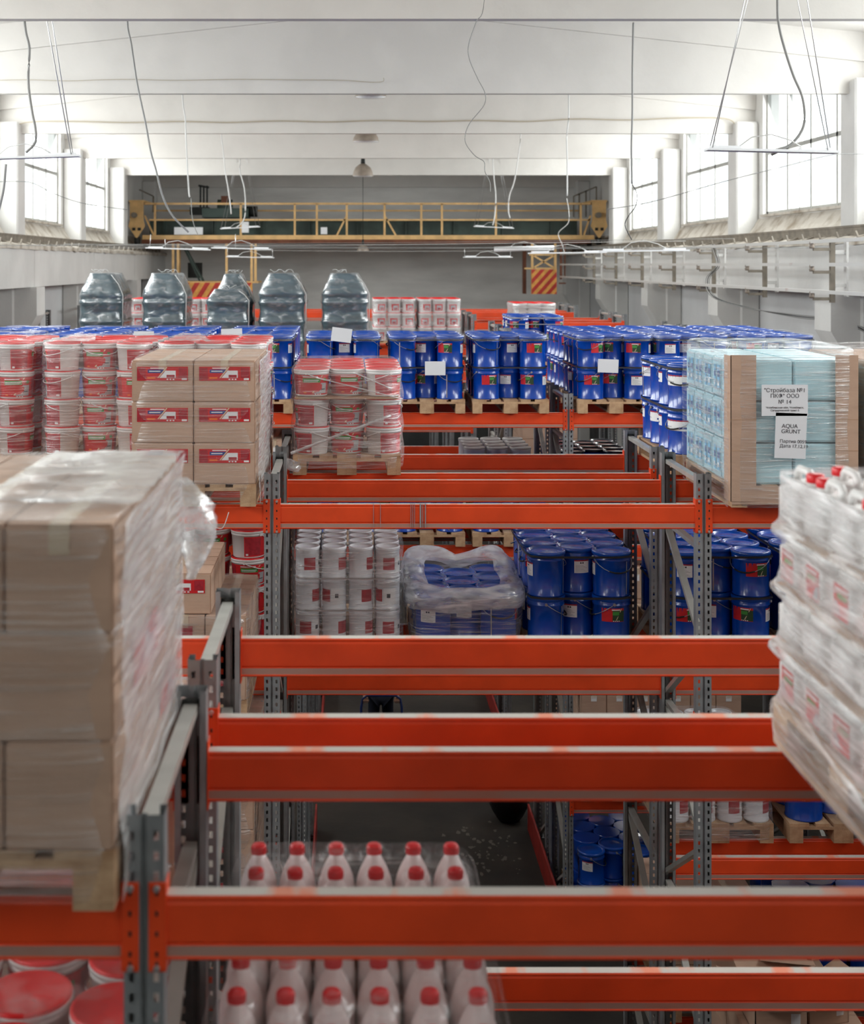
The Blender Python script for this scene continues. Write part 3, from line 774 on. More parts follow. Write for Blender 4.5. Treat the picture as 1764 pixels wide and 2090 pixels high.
# nearest rack, right: jerrycans
def jerry_parts():
    b = MB('plastic_white'); b.box(-.062, .062, -.105, .105, 0, .150)
    me = b.mesh('jerrycan_body'); bm = bmesh.new(); bm.from_mesh(me)
    bmesh.ops.bevel(bm, geom=bm.edges[:], offset=.022, segments=4, affect='EDGES')
    for v in bm.verts:
        if v.co.z > .12: v.co.z += .012*(1-abs(v.co.x)/.062)
    for f in bm.faces: f.smooth = True
    bm.to_mesh(me); bm.free()
    h = MB('plastic_white')
    h.tube([(0, .085, .145), (0, .085, .172), (0, .068, .188), (0, -.02, .190), (0, -.038, .176), (0, -.042, .15)], .013, 8)
    nk = MB('plastic_white'); nk.lathe([(.026, .15), (.024, .170)], 16, c=(0, -.072))
    c = MB('plastic_red'); c.lathe([(.027, .166), (.028, .169), (.028, .190), (.025, .193), (.001, .193)], 20, c=(0, -.072), caps=(True, True))
    l = MB('label_red')
    for s_ in (-1, 1):
        X = s_*.0632
        l.face([(X, -.06, .03), (X, .06, .03), (X, .06, .125), (X, -.06, .125)], 'label_red')
        l.face([(X*1.006, -.05, .085), (X*1.006, .03, .085), (X*1.006, .03, .1), (X*1.006, -.05, .1)], 'label_green')
        l.face([(X*1.006, .0, .035), (X*1.006, .055, .035), (X*1.006, .055, .075), (X*1.006, .03, .075)], 'label_grey')
        l.face([(X*1.008, -.055, .108), (X*1.008, .04, .108), (X*1.008, .04, .116), (X*1.008, -.055, .116)], 'label_white')
    return me, h.mesh('handle'), nk.mesh('neck'), c.mesh('red_cap'), l.mesh('label')
JP = jerry_parts(); JH = .189
JX = 1.385; pallet(JX, F(0)-.02, T1, 'wooden pallet carrying the white jerrycans')
for ti in range(4):
    for c in range(6):
        for k in range(5):
            if ti < 3 and not (c == 0 or k in (0, 4)): continue
            t = thing('jerrycan', lab('red-capped white jerrycan', TN(ti, 4), ORD[c]+' column', ORD[k]+' row', 'on its pallet'), 'jerrycan',
                      (JX+.072+.131*c, F(0)+.11+.238*k, T1+PH+ti*JH), (PI if (c+k) % 2 else 0)+random.uniform(-.03, .03), 'jerrycans on the nearest rack')
            ob('jerrycan_body', JP[0], t); ob('handle', JP[1], t); ob('neck', JP[2], t); ob('red_cap', JP[3], t); 
            if ti in (0, 2): ob('label', JP[4], t)
for ti in range(1, 4):
    m = MB('cardboard_edge'); m.box(JX-.004, JX+.80, F(0)-.025, F(0)+1.185, T1+PH+ti*JH-.0045, T1+PH+ti*JH-.0005)
    thing('cardboard_sheet', 'dusty cardboard sheet between jerrycan tiers, %s from the bottom' % ORD[ti-1], 'cardboard sheet', me=m.mesh('cardboard_sheet'))
lv = [(T1+.03, .02), (T1+PH-.01, .035)]
for ti in range(4):
    zb = T1+PH+ti*JH
    lv += [(zb+.02, .012), (zb+.09, -.004), (zb+JH-.03, .0), (zb+JH-.004, .034 if ti < 3 else .0)]
wrap('stretch_wrap', 'white streaked film round the tiers of jerrycans', JX, JX+.8, F(0)-.02, F(0)+1.18, lv, 'film_jerry', top=False, zs=.012)
# nearest rack, open bay, second shelf: bottles
def bottle_parts():
    b = MB('plastic_milk')
    b.lathe([(.052, 0), (.059, .008), (.061, .02), (.061, .140), (.060, .165), (.055, .190), (.046, .215), (.035, .238), (.024, .258), (.020, .272)], 24, sx=1.0, sy=1.42)
    h = MB('plastic_milk'); h.tube([(0, .028, .255), (0, .058, .238), (0, .078, .200), (0, .080, .165)], .011, 6)
    c = MB('plastic_red'); c.lathe([(.0235, .268), (.0245, .271), (.0245, .292), (.021, .298), (.001, .299)], 20, caps=(True, True))
    for j in range(20):
        a = 2*PI*j/20; c.bar((.0245*math.cos(a), .0245*math.sin(a), .272), (.0245*math.cos(a), .0245*math.sin(a), .291), .002)
    return b.mesh('bottle_body'), h.mesh('handle'), c.mesh('red_cap')
BP = bottle_parts(); BX = -.365
pallet(BX-.02, F(0)-.02, T2, 'wooden pallet carrying the milky white bottles')
for ti in range(3):
    for c in range(6):
        for k in range(7):
            if ti < 2 and not (k in (0, 6) or c in (0, 5)): continue
            t = thing('plastic_bottle', lab('milky bottle with red cap', TN(ti, 3), ORD[c]+' column', ORD[k]+' row', 'on its pallet'), 'bottle',
                      (BX+.065+.127*c+random.uniform(-.003, .003), F(0)+.115+.182*k, T2+PH+ti*.302), random.uniform(-.05, .05), 'bottles on the nearest rack')
            ob('bottle_body', BP[0], t); ob('handle', BP[1], t); ob('red_cap', BP[2], t)
for ti in (1, 2):
    m = MB('cardboard_edge'); m.box(BX-.01, BX+.78, F(0)+.0, F(0)+1.3, T2+PH+ti*.302-.0025, T2+PH+ti*.302-.0003)
    thing('cardboard_sheet', 'cardboard sheet under the %s tier of bottles' % ['second', 'top'][ti-1], 'cardboard sheet', me=m.mesh('cardboard_sheet'))
wrap('stretch_wrap', 'thin clear film over the milky bottles with red caps', BX, BX+.765, F(0)+.0, F(0)+1.32, [(T2+.05, .01), (T2+PH, .01), (T2+PH+.84, .006), (T2+PH+.86, .0)], 'film_faint', top=False)
m = MB('film_faint'); R_ = []
for i in range(31):
    y = F(0)+.02+1.28*i/30; row_ = []
    for j in range(49):
        x = BX+.765*j/48; u = (j/48*6) % 1; v = (i/30*7) % 1
        d = min(1, math.hypot((u-.5)*1.2, (v-.5)*1.2)*1.6)
        edge = 1-min(1, min(j, 48-j)/3.0)
        row_.append((x, y, T2+PH+.604+.306-.045*d**1.5-.06*edge))
    R_.append(row_)
m.rings(R_, 0, False)
thing('stretch_film', 'clear film sagging between the red caps on top of the bottles', 'plastic wrap', me=m.mesh('stretch_film'))

# second rack, top shelf
box_load(-1.41, F(1), T1, 'second rack, top shelf, banner side', nx=2, ny=4, tiers=3, ht=.265, kind='banner')
open_wrap('stretch_wrap', 'clear film round the cartons with red banner labels', -1.41, -.61, F(1), F(1)+1.2, T1+.05, T1+PH+.80, 3, 'film_box')
m = MB('film_side'); R_ = []
for i in range(31):
    z = T1+.02+(PH+.775)*i/30
    R_.append([(-.61+.026+noise.noise(Vector((yy*3, z*5, 8)))*.012, yy, z) for yy in [F(1)+1.21*k/20 for k in range(21)]])
m.rings(R_, 0, False)
thing('stretch_film', 'white creased film along the side of the red-banner cartons', 'plastic wrap', me=m.mesh('stretch_film'))
for x_, d_, nt in ((-1.44, 'pallet behind the red-banner cartons', 4), (-2.30, 'pallet left of the red-banner cartons', 4), (-3.19, 'outermost bucket pallet of the second rack', 4)):
    bucket_load(x_, R(1), T1, d_, tiers=nt, sides=('right',), toponly=False)
    wrap('stretch_wrap', 'clear film round the buckets on the '+d_, x_, x_+.8, R(1), R(1)+1.2, [(T1+.10, .01), (T1+.2, .004), (T1+PH+.4, .0), (T1+PH+.83, .004)], 'film_light', hole=.5)
    m = MB('film_heavy'); x9 = x_+.05; R_ = []
    for i in range(12):
        R_.append([(x9+(.35-.2*k/10)*i/11, R(1)+.05+1.1*k/10, T1+PH+4*BH+.018+.010*noise.noise(Vector((i*.9, k*.8, x_)))) for k in range(11)])
    m.rings(R_, 0, False); thing('stretch_film', 'white folded film on top of the '+d_, 'plastic wrap', me=m.mesh('stretch_film'))
bucket_load(-.425, R(1), T1, 'lone pallet in the open bay', tiers=3, sides=('left', 'right'), zoff=[0, 0, .018])
m = MB('cardboard_edge'); R_ = []
zc = T1+PH+2*BH+.002
for s2 in (0, .006):
    R_.append([(-.425+.02+.76*j/12, R(1)+.0, zc+s2+.004*math.sin(j*.9)) for j in range(13)])
m.box(-.41, .36, R(1)+.01, R(1)+1.18, zc, zc+.012); thing('cardboard_sheet', 'grey cardboard sheet under the top tier of the lone bucket pallet', 'cardboard sheet', me=m.mesh('cardboard_sheet'))
lv = [(T1+.05, .02), (T1+PH+.02, .02), (T1+PH+.12, .0), (T1+PH+BH-.01, .016), (T1+PH+BH+.1, -.002), (T1+PH+2*BH, .016), (T1+PH+2*BH+.12, .0), (T1+PH+3*BH-.01, .012), (T1+PH+3*BH+.03, -.015)]
wrap('stretch_wrap', 'clear film wound round the lone bucket pallet in the open bay', -.425, .375, R(1), R(1)+1.2, lv, 'film_light', e=7, jit=.018, zs=.015)
for i_, (a_, b_) in enumerate((((-.44, .02), (.30, .30)), ((-.25, .58), (.39, .42)), ((.02, .62), (.30, .50)))):
    m = MB('film_heavy'); m.tube([(a_[0]+(b_[0]-a_[0])*k/8, R(1)-.022, T1+PH+a_[1]+(b_[1]-a_[1])*k/8) for k in range(9)], .005 if i_ else .012, 6)
    thing('film_strand', 'twisted film strand crossing the front of the lone bucket pallet, %s' % ['low', 'middle', 'high'][i_], 'plastic wrap', me=m.mesh('film_strand'))
m = MB('film_crumple'); R_ = []
for i in range(9):
    t = i/8; r_ = .015+.07*math.sin(PI*t)
    R_.append([(-.44+.10*t-.05+r_*.8*math.cos(2*PI*j/12)*(1+.5*noise.noise(Vector((j, t*5, 0)))), R(1)-.03+r_*.4*math.sin(2*PI*j/12), T1+.03+.10*(1-t)+r_*.3*math.sin(2*PI*j/12)) for j in range(12)])
m.rings(R_, 0, True, (True, True)); thing('film_tail', 'bunched film at the lower corner of the lone bucket pallet', 'plastic wrap', me=m.mesh('film_tail'))
# right bay: light blue packs with corner boards, and the brown load beside them
LX, LY = 2.45, F(1)-.03
pallet(LX, LY, T1, 'wooden pallet under the light blue packs')
pk = MB('pack_blue'); pk.box(.004, .396, .004, .236, .002, .262); PKM = bevelled(pk, 'pack_body', .012, 3)
pl = MB('label_skyblue')
for y_, w_ in ((.03, .07), (.13, .05)):
    pl.face([(-.0005, y_, .05), (-.0005, y_+w_, .05), (-.0005, y_+w_, .21), (-.0005, y_, .21)][::-1], 'label_skyblue')
    pl.face([(-.0015, y_+.01, .13), (-.0015, y_+w_-.01, .13), (-.0015, y_+w_-.01, .17), (-.0015, y_+.01, .17)][::-1], 'label_blue')
    pl.face([(-.0015, y_+.015, .07), (-.0015, y_+w_-.01, .07), (-.0015, y_+w_-.01, .10), (-.0015, y_+.015, .10)][::-1], 'label_white')
PLM = pl.mesh('side_label')
for ti in range(3):
    for c in range(2):
        for k in range(5):
            t = thing('light_blue_pack', lab('light blue pack', TN(ti, 3), ['left', 'right'][c]+' column', ORD[k]+' row', 'second rack'), 'pack', (LX+.4*c, LY+.01+.238*k, T1+PH+.270*ti), 0, 'light blue packs on the second rack')
            ob('pack_body', PKM, t)
            if c == 0: ob('side_label', PLM, t)
for i_, (xa, xb, nm) in enumerate(((LX-.010, LX+.155, 'left'), (LX+.665, LX+.81, 'right'))):
    m = MB('cardboard'); m.box(xa, xb, LY-.012, LY-.004, T1+.04, T1+PH+.835)
    if i_ == 0: m.box(xa-.003, xa+.005, LY-.012, LY+.13, T1+.04, T1+PH+.83)
    for zc in (.42, .22): m.box(xa-.001, xb+.001, LY-.0135, LY-.011, T1+PH+zc, T1+PH+zc+.003, 'cardboard_edge')
    thing('corner_board', 'brown cardboard corner board on the %s edge of the light blue load' % nm, 'corner board', me=m.mesh('corner_board'))
m = MB('cardboard'); m.box(LX+.0, LX+.8, LY-.008, LY-.002, T1+.02, T1+PH-.005); thing('cardboard_skirt', 'crumpled brown cardboard skirt below the light blue load', 'cardboard sheet', me=m.mesh('cardboard_skirt'))
lv = [(T1-.005, -.02), (T1+.03, .004), (T1+PH, .006), (T1+PH+.4, .0), (T1+PH+.835, .008), (T1+PH+.87, .008)]
wrap('stretch_wrap', 'glossy clear film round the light blue packs and corner boards', LX, LX+.8, LY-.012, LY+1.2, lv, 'film_light', jit=.01)
m = MB('film_side'); R_ = []
for i in range(31):
    z = T1-.0+(PH+.86)*i/30
    R_.append([(LX-.024+noise.noise(Vector((yy*3, z*5, 18)))*.012, yy, z) for yy in [LY+1.21*k/20 for k in range(21)]])
m.mats[0] = 'film_light'; m.rings(R_, 0, False)
thing('stretch_film', 'streaked film along the side of the light blue packs', 'plastic wrap', me=m.mesh('stretch_film'))
def text(body, size, x, y, z, parent, align='CENTER'):
    c = bpy.data.curves.new('lettering', 'FONT'); c.body = body; c.size = size; c.align_x = align; c.extrude = .0004
    o = bpy.data.objects.new('lettering', c); COL.objects.link(o); dg = bpy.context.evaluated_depsgraph_get()
    me = bpy.data.meshes.new_from_object(o.evaluated_get(dg)); bpy.data.objects.remove(o); bpy.data.curves.remove(c)
    me.materials.clear(); me.materials.append(MATS['ink'])
    q = ob('lettering', me, parent); q.location = (x, y, z); q.rotation_euler = (PI/2, 0, 0); return q
PY = LY-.036
p1 = MB('paper'); p1.box(-.148, .148, -.001, .001, -.10, .10)
p1o = thing('printed_sheet', 'white printed sheet numbered 14 on the light blue load', 'paper sheet', me=p1.mesh('printed_sheet')); p1o.location = (LX+.33, PY, 6.132)
text('"Стройбаза №1', .036, 0, -.002, .052, p1o); text('ПКФ" ООО', .036, 0, -.002, .016, p1o); text('№ 14', .036, 0, -.002, -.022, p1o)
text('Челябинская обл. Челябинск,', .017, 0, -.002, -.052, p1o); text('Свердловский тракт 5', .017, 0, -.002, -.070, p1o)
p2 = MB('paper'); p2.box(-.100, .100, -.001, .001, -.145, .145)
p2o = thing('printed_sheet', 'white printed sheet reading AQUA GRUNT, below the numbered sheet', 'paper sheet', me=p2.mesh('printed_sheet')); p2o.location = (LX+.368, PY, 5.905); p2o.rotation_euler = (0, .035, 0)
text('AQUA', .036, -.060, -.002, .050, p2o, 'LEFT'); text('GRUNT', .036, -.062, -.002, .016, p2o, 'LEFT'); text('Партия 0059', .030, -.070, -.002, -.046, p2o, 'LEFT'); text('Дата 17.12.19', .030, -.070, -.002, -.076, p2o, 'LEFT')
B2 = 3.34
pallet(B2, LY, T1, 'wooden pallet at the frame edge beside the light blue load')
m = MB('cardboard'); m.box(B2, B2+.8, LY+.02, LY+1.2, T1+PH, T1+PH+.80)
me_ = bevelled(m, 'carton', .01, 2); t = thing('cardboard_box', 'large dark brown carton beside the light blue load', 'box'); ob('carton', me_, t)
m = MB('cardboard'); m.box(B2-.004, B2+.16, LY-.01, LY-.002, T1+PH-.1, T1+PH+.82); thing('corner_board', 'brown corner board on the large dark carton', 'corner board', me=m.mesh('corner_board'))
wrap('stretch_wrap', 'clear film round the large dark brown carton', B2, B2+.8, LY-.012, LY+1.2, [(T1+.03, .004), (T1+PH+.84, .004)], 'film_light')
drum_load(2.38, R(1), T1, 'tall pallet with wide white labels', lower=('front', 'left'), wide=True)
for z_, w_ in ((T1+PH+DH+.0, 'lower'), (T1+PH+2*DH-.03, 'upper')): strap(2.38, R(1), z_, '%s dark strap round the drums with wide white labels' % w_)

# second rack, second shelf
CW = .195
cb_ = MB('can_white', 'label_darkred', 'label_grey'); cb_.lathe([(.088, 0), (.092, .004), (.092, .018), (.089, .022), (.089, .21), (.092, .214), (.092, .225)], 24)
cl_ = MB('can_lid'); cl_.lathe([(.093, .222), (.094, .232), (.090, .236), (.083, .236), (.080, .228), (.02, .229), (.001, .229)], 24, caps=(False, True))
cq = MB('label_darkred'); cq.patch(.089, .089, .02, .2, [(-.5, .07), (.5, .07), (.5, .16), (-.5, .16)], 'label_darkred', 5, .0008); cq.patch(.089, .089, .02, .2, [(.6, .05), (1.7, .05), (1.7, .17), (.6, .17)], 'label_white', 5, .0008)
cq.patch(.089, .089, .02, .2, [(.9, .1), (1.2, .1), (1.2, .13), (.9, .13)], 'ink', 2, .0014)
CANM = (cb_.mesh('can_body'), cl_.mesh('lid'), cq.mesh('label'))
gb_ = MB('grey_lid'); gb_.lathe([(.093, .222), (.094, .232), (.090, .236), (.083, .236), (.080, .228), (.02, .229), (.001, .229)], 24, caps=(False, True)); GLID = gb_.mesh('lid')
def can_load(x, y, z, desc, tiers=3, nx=4, ny=6, scale=1.0, lid=None, kind='white can', zsc=None):
    pallet(x, y, z, 'wooden pallet carrying the cans on the '+desc)
    for ti in range(tiers):
        topt = ti == tiers-1
        for c in range(nx):
            for k in range(ny):
                if not topt and not (k == 0 or c in (0, nx-1)): continue
                t = thing('metal_can', lab(kind, TN(ti, tiers), ORD[c]+' column', ORD[k]+' row', desc), 'can',
                          (x+.10*scale+.2*scale*c, y+.10*scale+.2*scale*k, z+PH+.2365*(zsc or scale)*ti), FRONT+random.uniform(-1.0, 1.0), 'cans on the '+desc)
                t.scale = (scale, scale, zsc or scale)
                ob('can_body', CANM[0], t); ob('lid', lid or CANM[1], t); ob('label', CANM[2], t)
can_load(-.42, R(1), T2, 'open bay second shelf')
wrap('stretch_wrap', 'cloudy film round the white cans in the open bay', -.42, .38, R(1), R(1)+1.2, [(T2+.05, .01), (T2+PH, .01), (T2+PH+.225, .012), (T2+PH+.24, .0), (T2+PH+.34, .0), (T2+PH+.46, .015), (T2+PH+.60, .0), (T2+PH+.70, .012)], 'film_light', top=False, jit=.015)
for z_ in (T2+PH+.2365*2+.01, T2+PH+.2365+.01):
    strap(-.42, R(1), z_, 'pale strap round the white cans, %s' % ('upper' if z_ > T2+.5 else 'lower'), m='steel_bright', hh=.012)
drum_load(.47, R(1), T2, 'film-wrapped open bay pallet', tiers=1, lower=())
# the thick film, open at the top with a rolled collar
a = MB('film_light'); sd = 4.0; R_ = []
cx, cy = .47+.4, R(1)+.6
for (z_, o_) in [(T2+.02, .01), (T2+.15, .015), (T2+.25, .02), (T2+.36, .03), (T2+.44, .045), (T2+.50, .06)]:
    R_.append(ring_se(cx, cy, .41+o_, .61+o_, z_, 72, 7, .03, sd, 5))
a.rings(R_, 0)
thing('stretch_wrap', 'loose clear film hanging round the wrapped drums in the open bay', 'plastic wrap', me=a.mesh('stretch_wrap'))
a = MB('film_thick'); R_ = []
for k, (o_, dz) in enumerate([(.055, -.10), (.06, -.03), (.04, .03), (-.02, .045), (-.08, .03), (-.12, .0)]):
    ring = ring_se(cx, cy, .40+o_, .61+o_, T2+PH+.37, 72, 5, .025, sd, 5)
    R_.append([(p[0], p[1], p[2]+dz+.05*noise.noise(Vector((p[0]*4, p[1]*4, 7)))+.07*max(0, (p[1]-cy)/.6)*abs(math.sin((p[0]-cx)*6))) for p in ring])
a.rings(R_, 0)
thing('film_collar', 'white rolled film collar round the tops of the wrapped drums', 'plastic wrap', me=a.mesh('film_collar'))
drum_load(1.32, R(1), T2, 'open bay pallet beside right upright', lower=('front', 'left'))
drum_load(2.37, R(1), T2, 'right bay pallet behind diagonal braces', lower=('front',))
drum_load(3.24, R(1), T2, 'right bay pallet beyond the braced one', lower=('front',), upper=3)
for x_, n_ in ((1.32, 'next to the right upright'), (2.37, 'behind the diagonal braces'), (3.24, 'beyond the braced one')):
    for z_, w_ in ((T2+PH+DH, 'middle'), (T2+PH+2*DH-.03, 'upper')): strap(x_, R(1), z_, '%s dark strap on the second-shelf drums %s' % (w_, n_))
# left bay, second shelf: cartons with a single row on top, buckets behind
box_load(-1.47, F(1), T2, 'second rack, second shelf, left bay', nx=3, ny=4, tiers=2, ht=.27, kind='small')
for k in range(4):
    carton(-1.13, F(1)+.04+.255*k, T2+PH+.547, .46, .25, .262, 'banner' if k == 0 else 'plain', 'loose carton in the row on top of the cartons, %s row' % ORD[k], 'row of cartons on top', 0)
open_wrap('stretch_wrap', 'film round the cartons on the second shelf, left bay', -1.47, -.67, F(1), F(1)+1.2, T2+.02, T2+PH+.54, 2, 'film_light')
bucket_load(-1.44, R(1), T2, 'second shelf behind the loose cartons', tiers=4, sides=())
box_load(-1.42, F(1), T3, 'second rack, third shelf, left bay', nx=2, ny=4, tiers=4, ht=.25, kind='small')
open_wrap('stretch_wrap', 'film round the cartons on the third shelf, left bay', -1.42, -.62, F(1), F(1)+1.2, T3+.02, T3+PH+1.01, 4, 'film_light')
# right bay, third and lowest shelves
can_load(2.34, R(1), T3, 'right bay third shelf', tiers=2, kind='red and white can', scale=1.0)
wrap('stretch_wrap', 'shiny film round the red and white cans, right bay', 2.34, 3.14, R(1), R(1)+1.2, [(T3+.03, .02), (T3+PH, .02), (T3+PH+.25, .0), (T3+PH+.48, .006)], 'film_light', jit=.02)
drum_load(3.26, R(1), T3, 'right bay third shelf', tiers=1, upper=2)
box_load(2.36, R(1), T4, 'right bay, lowest shelf, far half', nx=2, ny=2, tiers=2, ht=.28, kind='plain')
box_load(2.56, F(1), T4, 'right bay, lowest shelf, near half', nx=2, ny=2, tiers=2, ht=.25, kind='plain', dp=1.0)
drum_load(3.26, R(1), T4, 'right bay, lowest shelf', tiers=2, lower=(), upper=1)
def open_carton(x, y, z, wd, dp, ht, label, rz=0.0, flap=1.9):
    t = thing('open_carton', label, 'box', (x, y, z), rz)
    m = MB('cardboard'); th = .006
    m.box(-wd/2, wd/2, 0, dp, 0, th); m.box(-wd/2, wd/2, 0, th, 0, ht); m.box(-wd/2, wd/2, dp-th, dp, 0, ht); m.box(-wd/2, -wd/2+th, 0, dp, 0, ht); m.box(wd/2-th, wd/2, 0, dp, 0, ht)
    ob('carton', m, t)
    for (p, q, dx, dy) in (((-wd/2, 0), (wd/2, 0), 0, -1), ((-wd/2, dp), (wd/2, dp), 0, 1), ((-wd/2, 0), (-wd/2, dp), -1, 0), ((wd/2, 0), (wd/2, dp), 1, 0)):
        L_ = .16; zz = ht+L_*.45*(1 if dx else .6)
        f = MB('cardboard'); 
        for e_ in (0, .005): f.face([(p[0], p[1], ht+e_), (q[0], q[1], ht+e_), (q[0]+dx*L_, q[1]+dy*L_, zz+e_), (p[0]+dx*L_, p[1]+dy*L_, zz+e_)])
        ob('flap', f, t)
    l = MB('label_white'); l.face([(wd*.18, -.002, ht*.35), (wd*.36, -.002, ht*.35), (wd*.36, -.002, ht*.72), (wd*.18, -.002, ht*.72)], 'label_white'); ob('label', l, t)
    return t
# far half shelf at the very bottom right of the photograph: open cartons
zz4 = T4+PH+.504
open_carton(2.78, F(1)+.0, zz4, .34, .36, .20, 'open brown carton with raised flaps and a small white tag, lowest shelf')
open_carton(3.13, F(1)+.12, zz4, .30, .34, .16, 'open carton, flaps up, beside the one with the white tag', .3)
open_carton(2.98, F(1)+.55, zz4, .36, .40, .22, 'open brown carton behind the two with raised flaps', -.2)
# cartons added on unseen shelves to block light among the lower racks
for x_, y_, z_, n_ in ((2.40, F(2), T3, 'third rack, third shelf, right bay, inner, light-blocking filler'), (3.27, F(2), T3, 'third rack, third shelf, right bay, outer, light-blocking filler'), (3.27, F(2), T2, 'third rack, second shelf, right bay, light-blocking filler'), (-1.40, F(2), T2, 'third rack, second shelf, left bay, light-blocking filler'),
                       (-1.40, F(2), T3, 'third rack, third shelf, left bay, light-blocking filler'), (-2.3, F(1), T2, 'second rack, second shelf, further left, light-blocking filler'), (2.40, R(2), T3, 'third rack, third shelf, right bay rear, light-blocking filler'), (2.40, R(2), T4, 'third rack, lowest shelf, right bay rear, light-blocking filler'), (-1.40, R(2), T3, 'third rack rear, third shelf, left bay, light-blocking filler')):
    box_load(x_, y_, z_, n_, nx=2, ny=2, tiers=3, ht=.32, kind='tag')
# third rack, top shelf: the long front of blue drums
T1F = F(2)
names = {(-4.21): 'outermost third-rack pallet at left', (-3.25): 'third rack, left bay, first pallet', (-2.36): 'third rack, left bay, second pallet', (-1.40): 'third rack, left bay, third pallet',
         (-.475): 'open bay pallet with tilted paper', (.405): 'open bay pallet with white card', (1.285): 'open bay pallet beside the orange joint', (2.39): 'right bay pallet with hanging card', (3.20): 'right bay pallet behind the white load', (4.10): 'last right bay pallet of the row'}
for x_, n_ in names.items():
    drum_load(x_, T1F, T1, n_, lower=() if x_ < -1.5 or x_ > 3 else (('front', 'left') if x_ in (2.39, 1.285) else ('front',)), upper=2 if x_ < -4 else 'all')
    for z_, w_ in ((T1+PH+DH, 'middle'), (T1+PH+2*DH-.045, 'upper')): strap(x_, T1F, z_, '%s dark strap on the %s' % (w_, n_))
    wrap('stretch_wrap', 'clear film over the drum lids of the '+n_, x_, x_+.8, T1F, T1F+1.2, [(T1+PH+2*DH-.055, .004), (T1+PH+2*DH+.002, .002)], 'film_faint', hole=.55, zs=.02)
for x_, n_ in ((-4.21, 'far half pallet, far-left bay'), (-3.25, 'far half, left bay, first pallet'), (-2.36, 'far half pallet, left bay, second'), (-1.40, 'far half pallet, left bay, third'), (2.39, 'far half pallet, right bay, first'), (3.23, 'far half pallet, right bay, second'), (4.10, 'far half pallet, right bay, third')):
    drum_load(x_, R(2), T1, n_, lower=('left',) if x_ == 2.39 else (), full=(x_ == 2.39), upper='all' if x_ > 0 else 2)
sheet(-.09, T1F-.03, T1+PH+2*DH+.010, .21, .145, 'blank white paper tilted on top of the drums, open bay', .12)
sheet(.89, T1F-.014, T1+PH+DH-.005, .215, .145, 'blank white card strapped across the drums, open bay', 0)
sheet(2.70, T1F-.014, T1+PH+DH+.02, .215, .14, 'blank white card strapped to the drums in the right bay', .04)
sheet(-1.24, T1F-.014, T1+PH+2*DH+.015, .22, .12, 'blank white paper above the cartons with red banners', -.04)
sheet(-2.16, T1F-.014, T1+PH+2*DH-.002, .21, .10, 'blank white paper above the leftmost wrapped buckets', 0)
# third rack, second shelf
for x_, n_ in ((-.475, 'second shelf, open bay, left'), (.405, 'second shelf, open bay, centre'), (1.285, 'second shelf, open bay, right')):
    drum_load(x_, T1F, T2, n_, lower=('front',), upper=2, full=False)
can_load(1.30, R(2), T2, 'third rack second shelf', tiers=2, nx=3, ny=4, scale=1.33, lid=GLID, kind='large grey-lidded tub', zsc=1.5)
pallet(1.30, R(2), T2, 'wooden pallet below the grey-lidded tubs') if False else None
drum_load(2.42, R(2), T2, 'second shelf pallet with black lids', tiers=2, lower=(), lid='blid', full=False)
box_load(2.5, F(3), T2, 'second shelf far beyond the black lids', nx=3, ny=2, tiers=3, ht=.28, kind='plain')
# third rack, lower shelves of the right bay: cartons with small tags, drums on the floor
for x_, n_ in ((2.42, 'lowest shelf, third rack, inner'), (3.3, 'lowest shelf, third rack, outer')):
    box_load(x_, F(2), T4, n_, nx=3, ny=3, tiers=4, ht=.25, kind='tag')
drum_load(2.40, F(2), 0.0, 'floor pallet of the third rack', tiers=2, lower=('front',), upper=1)

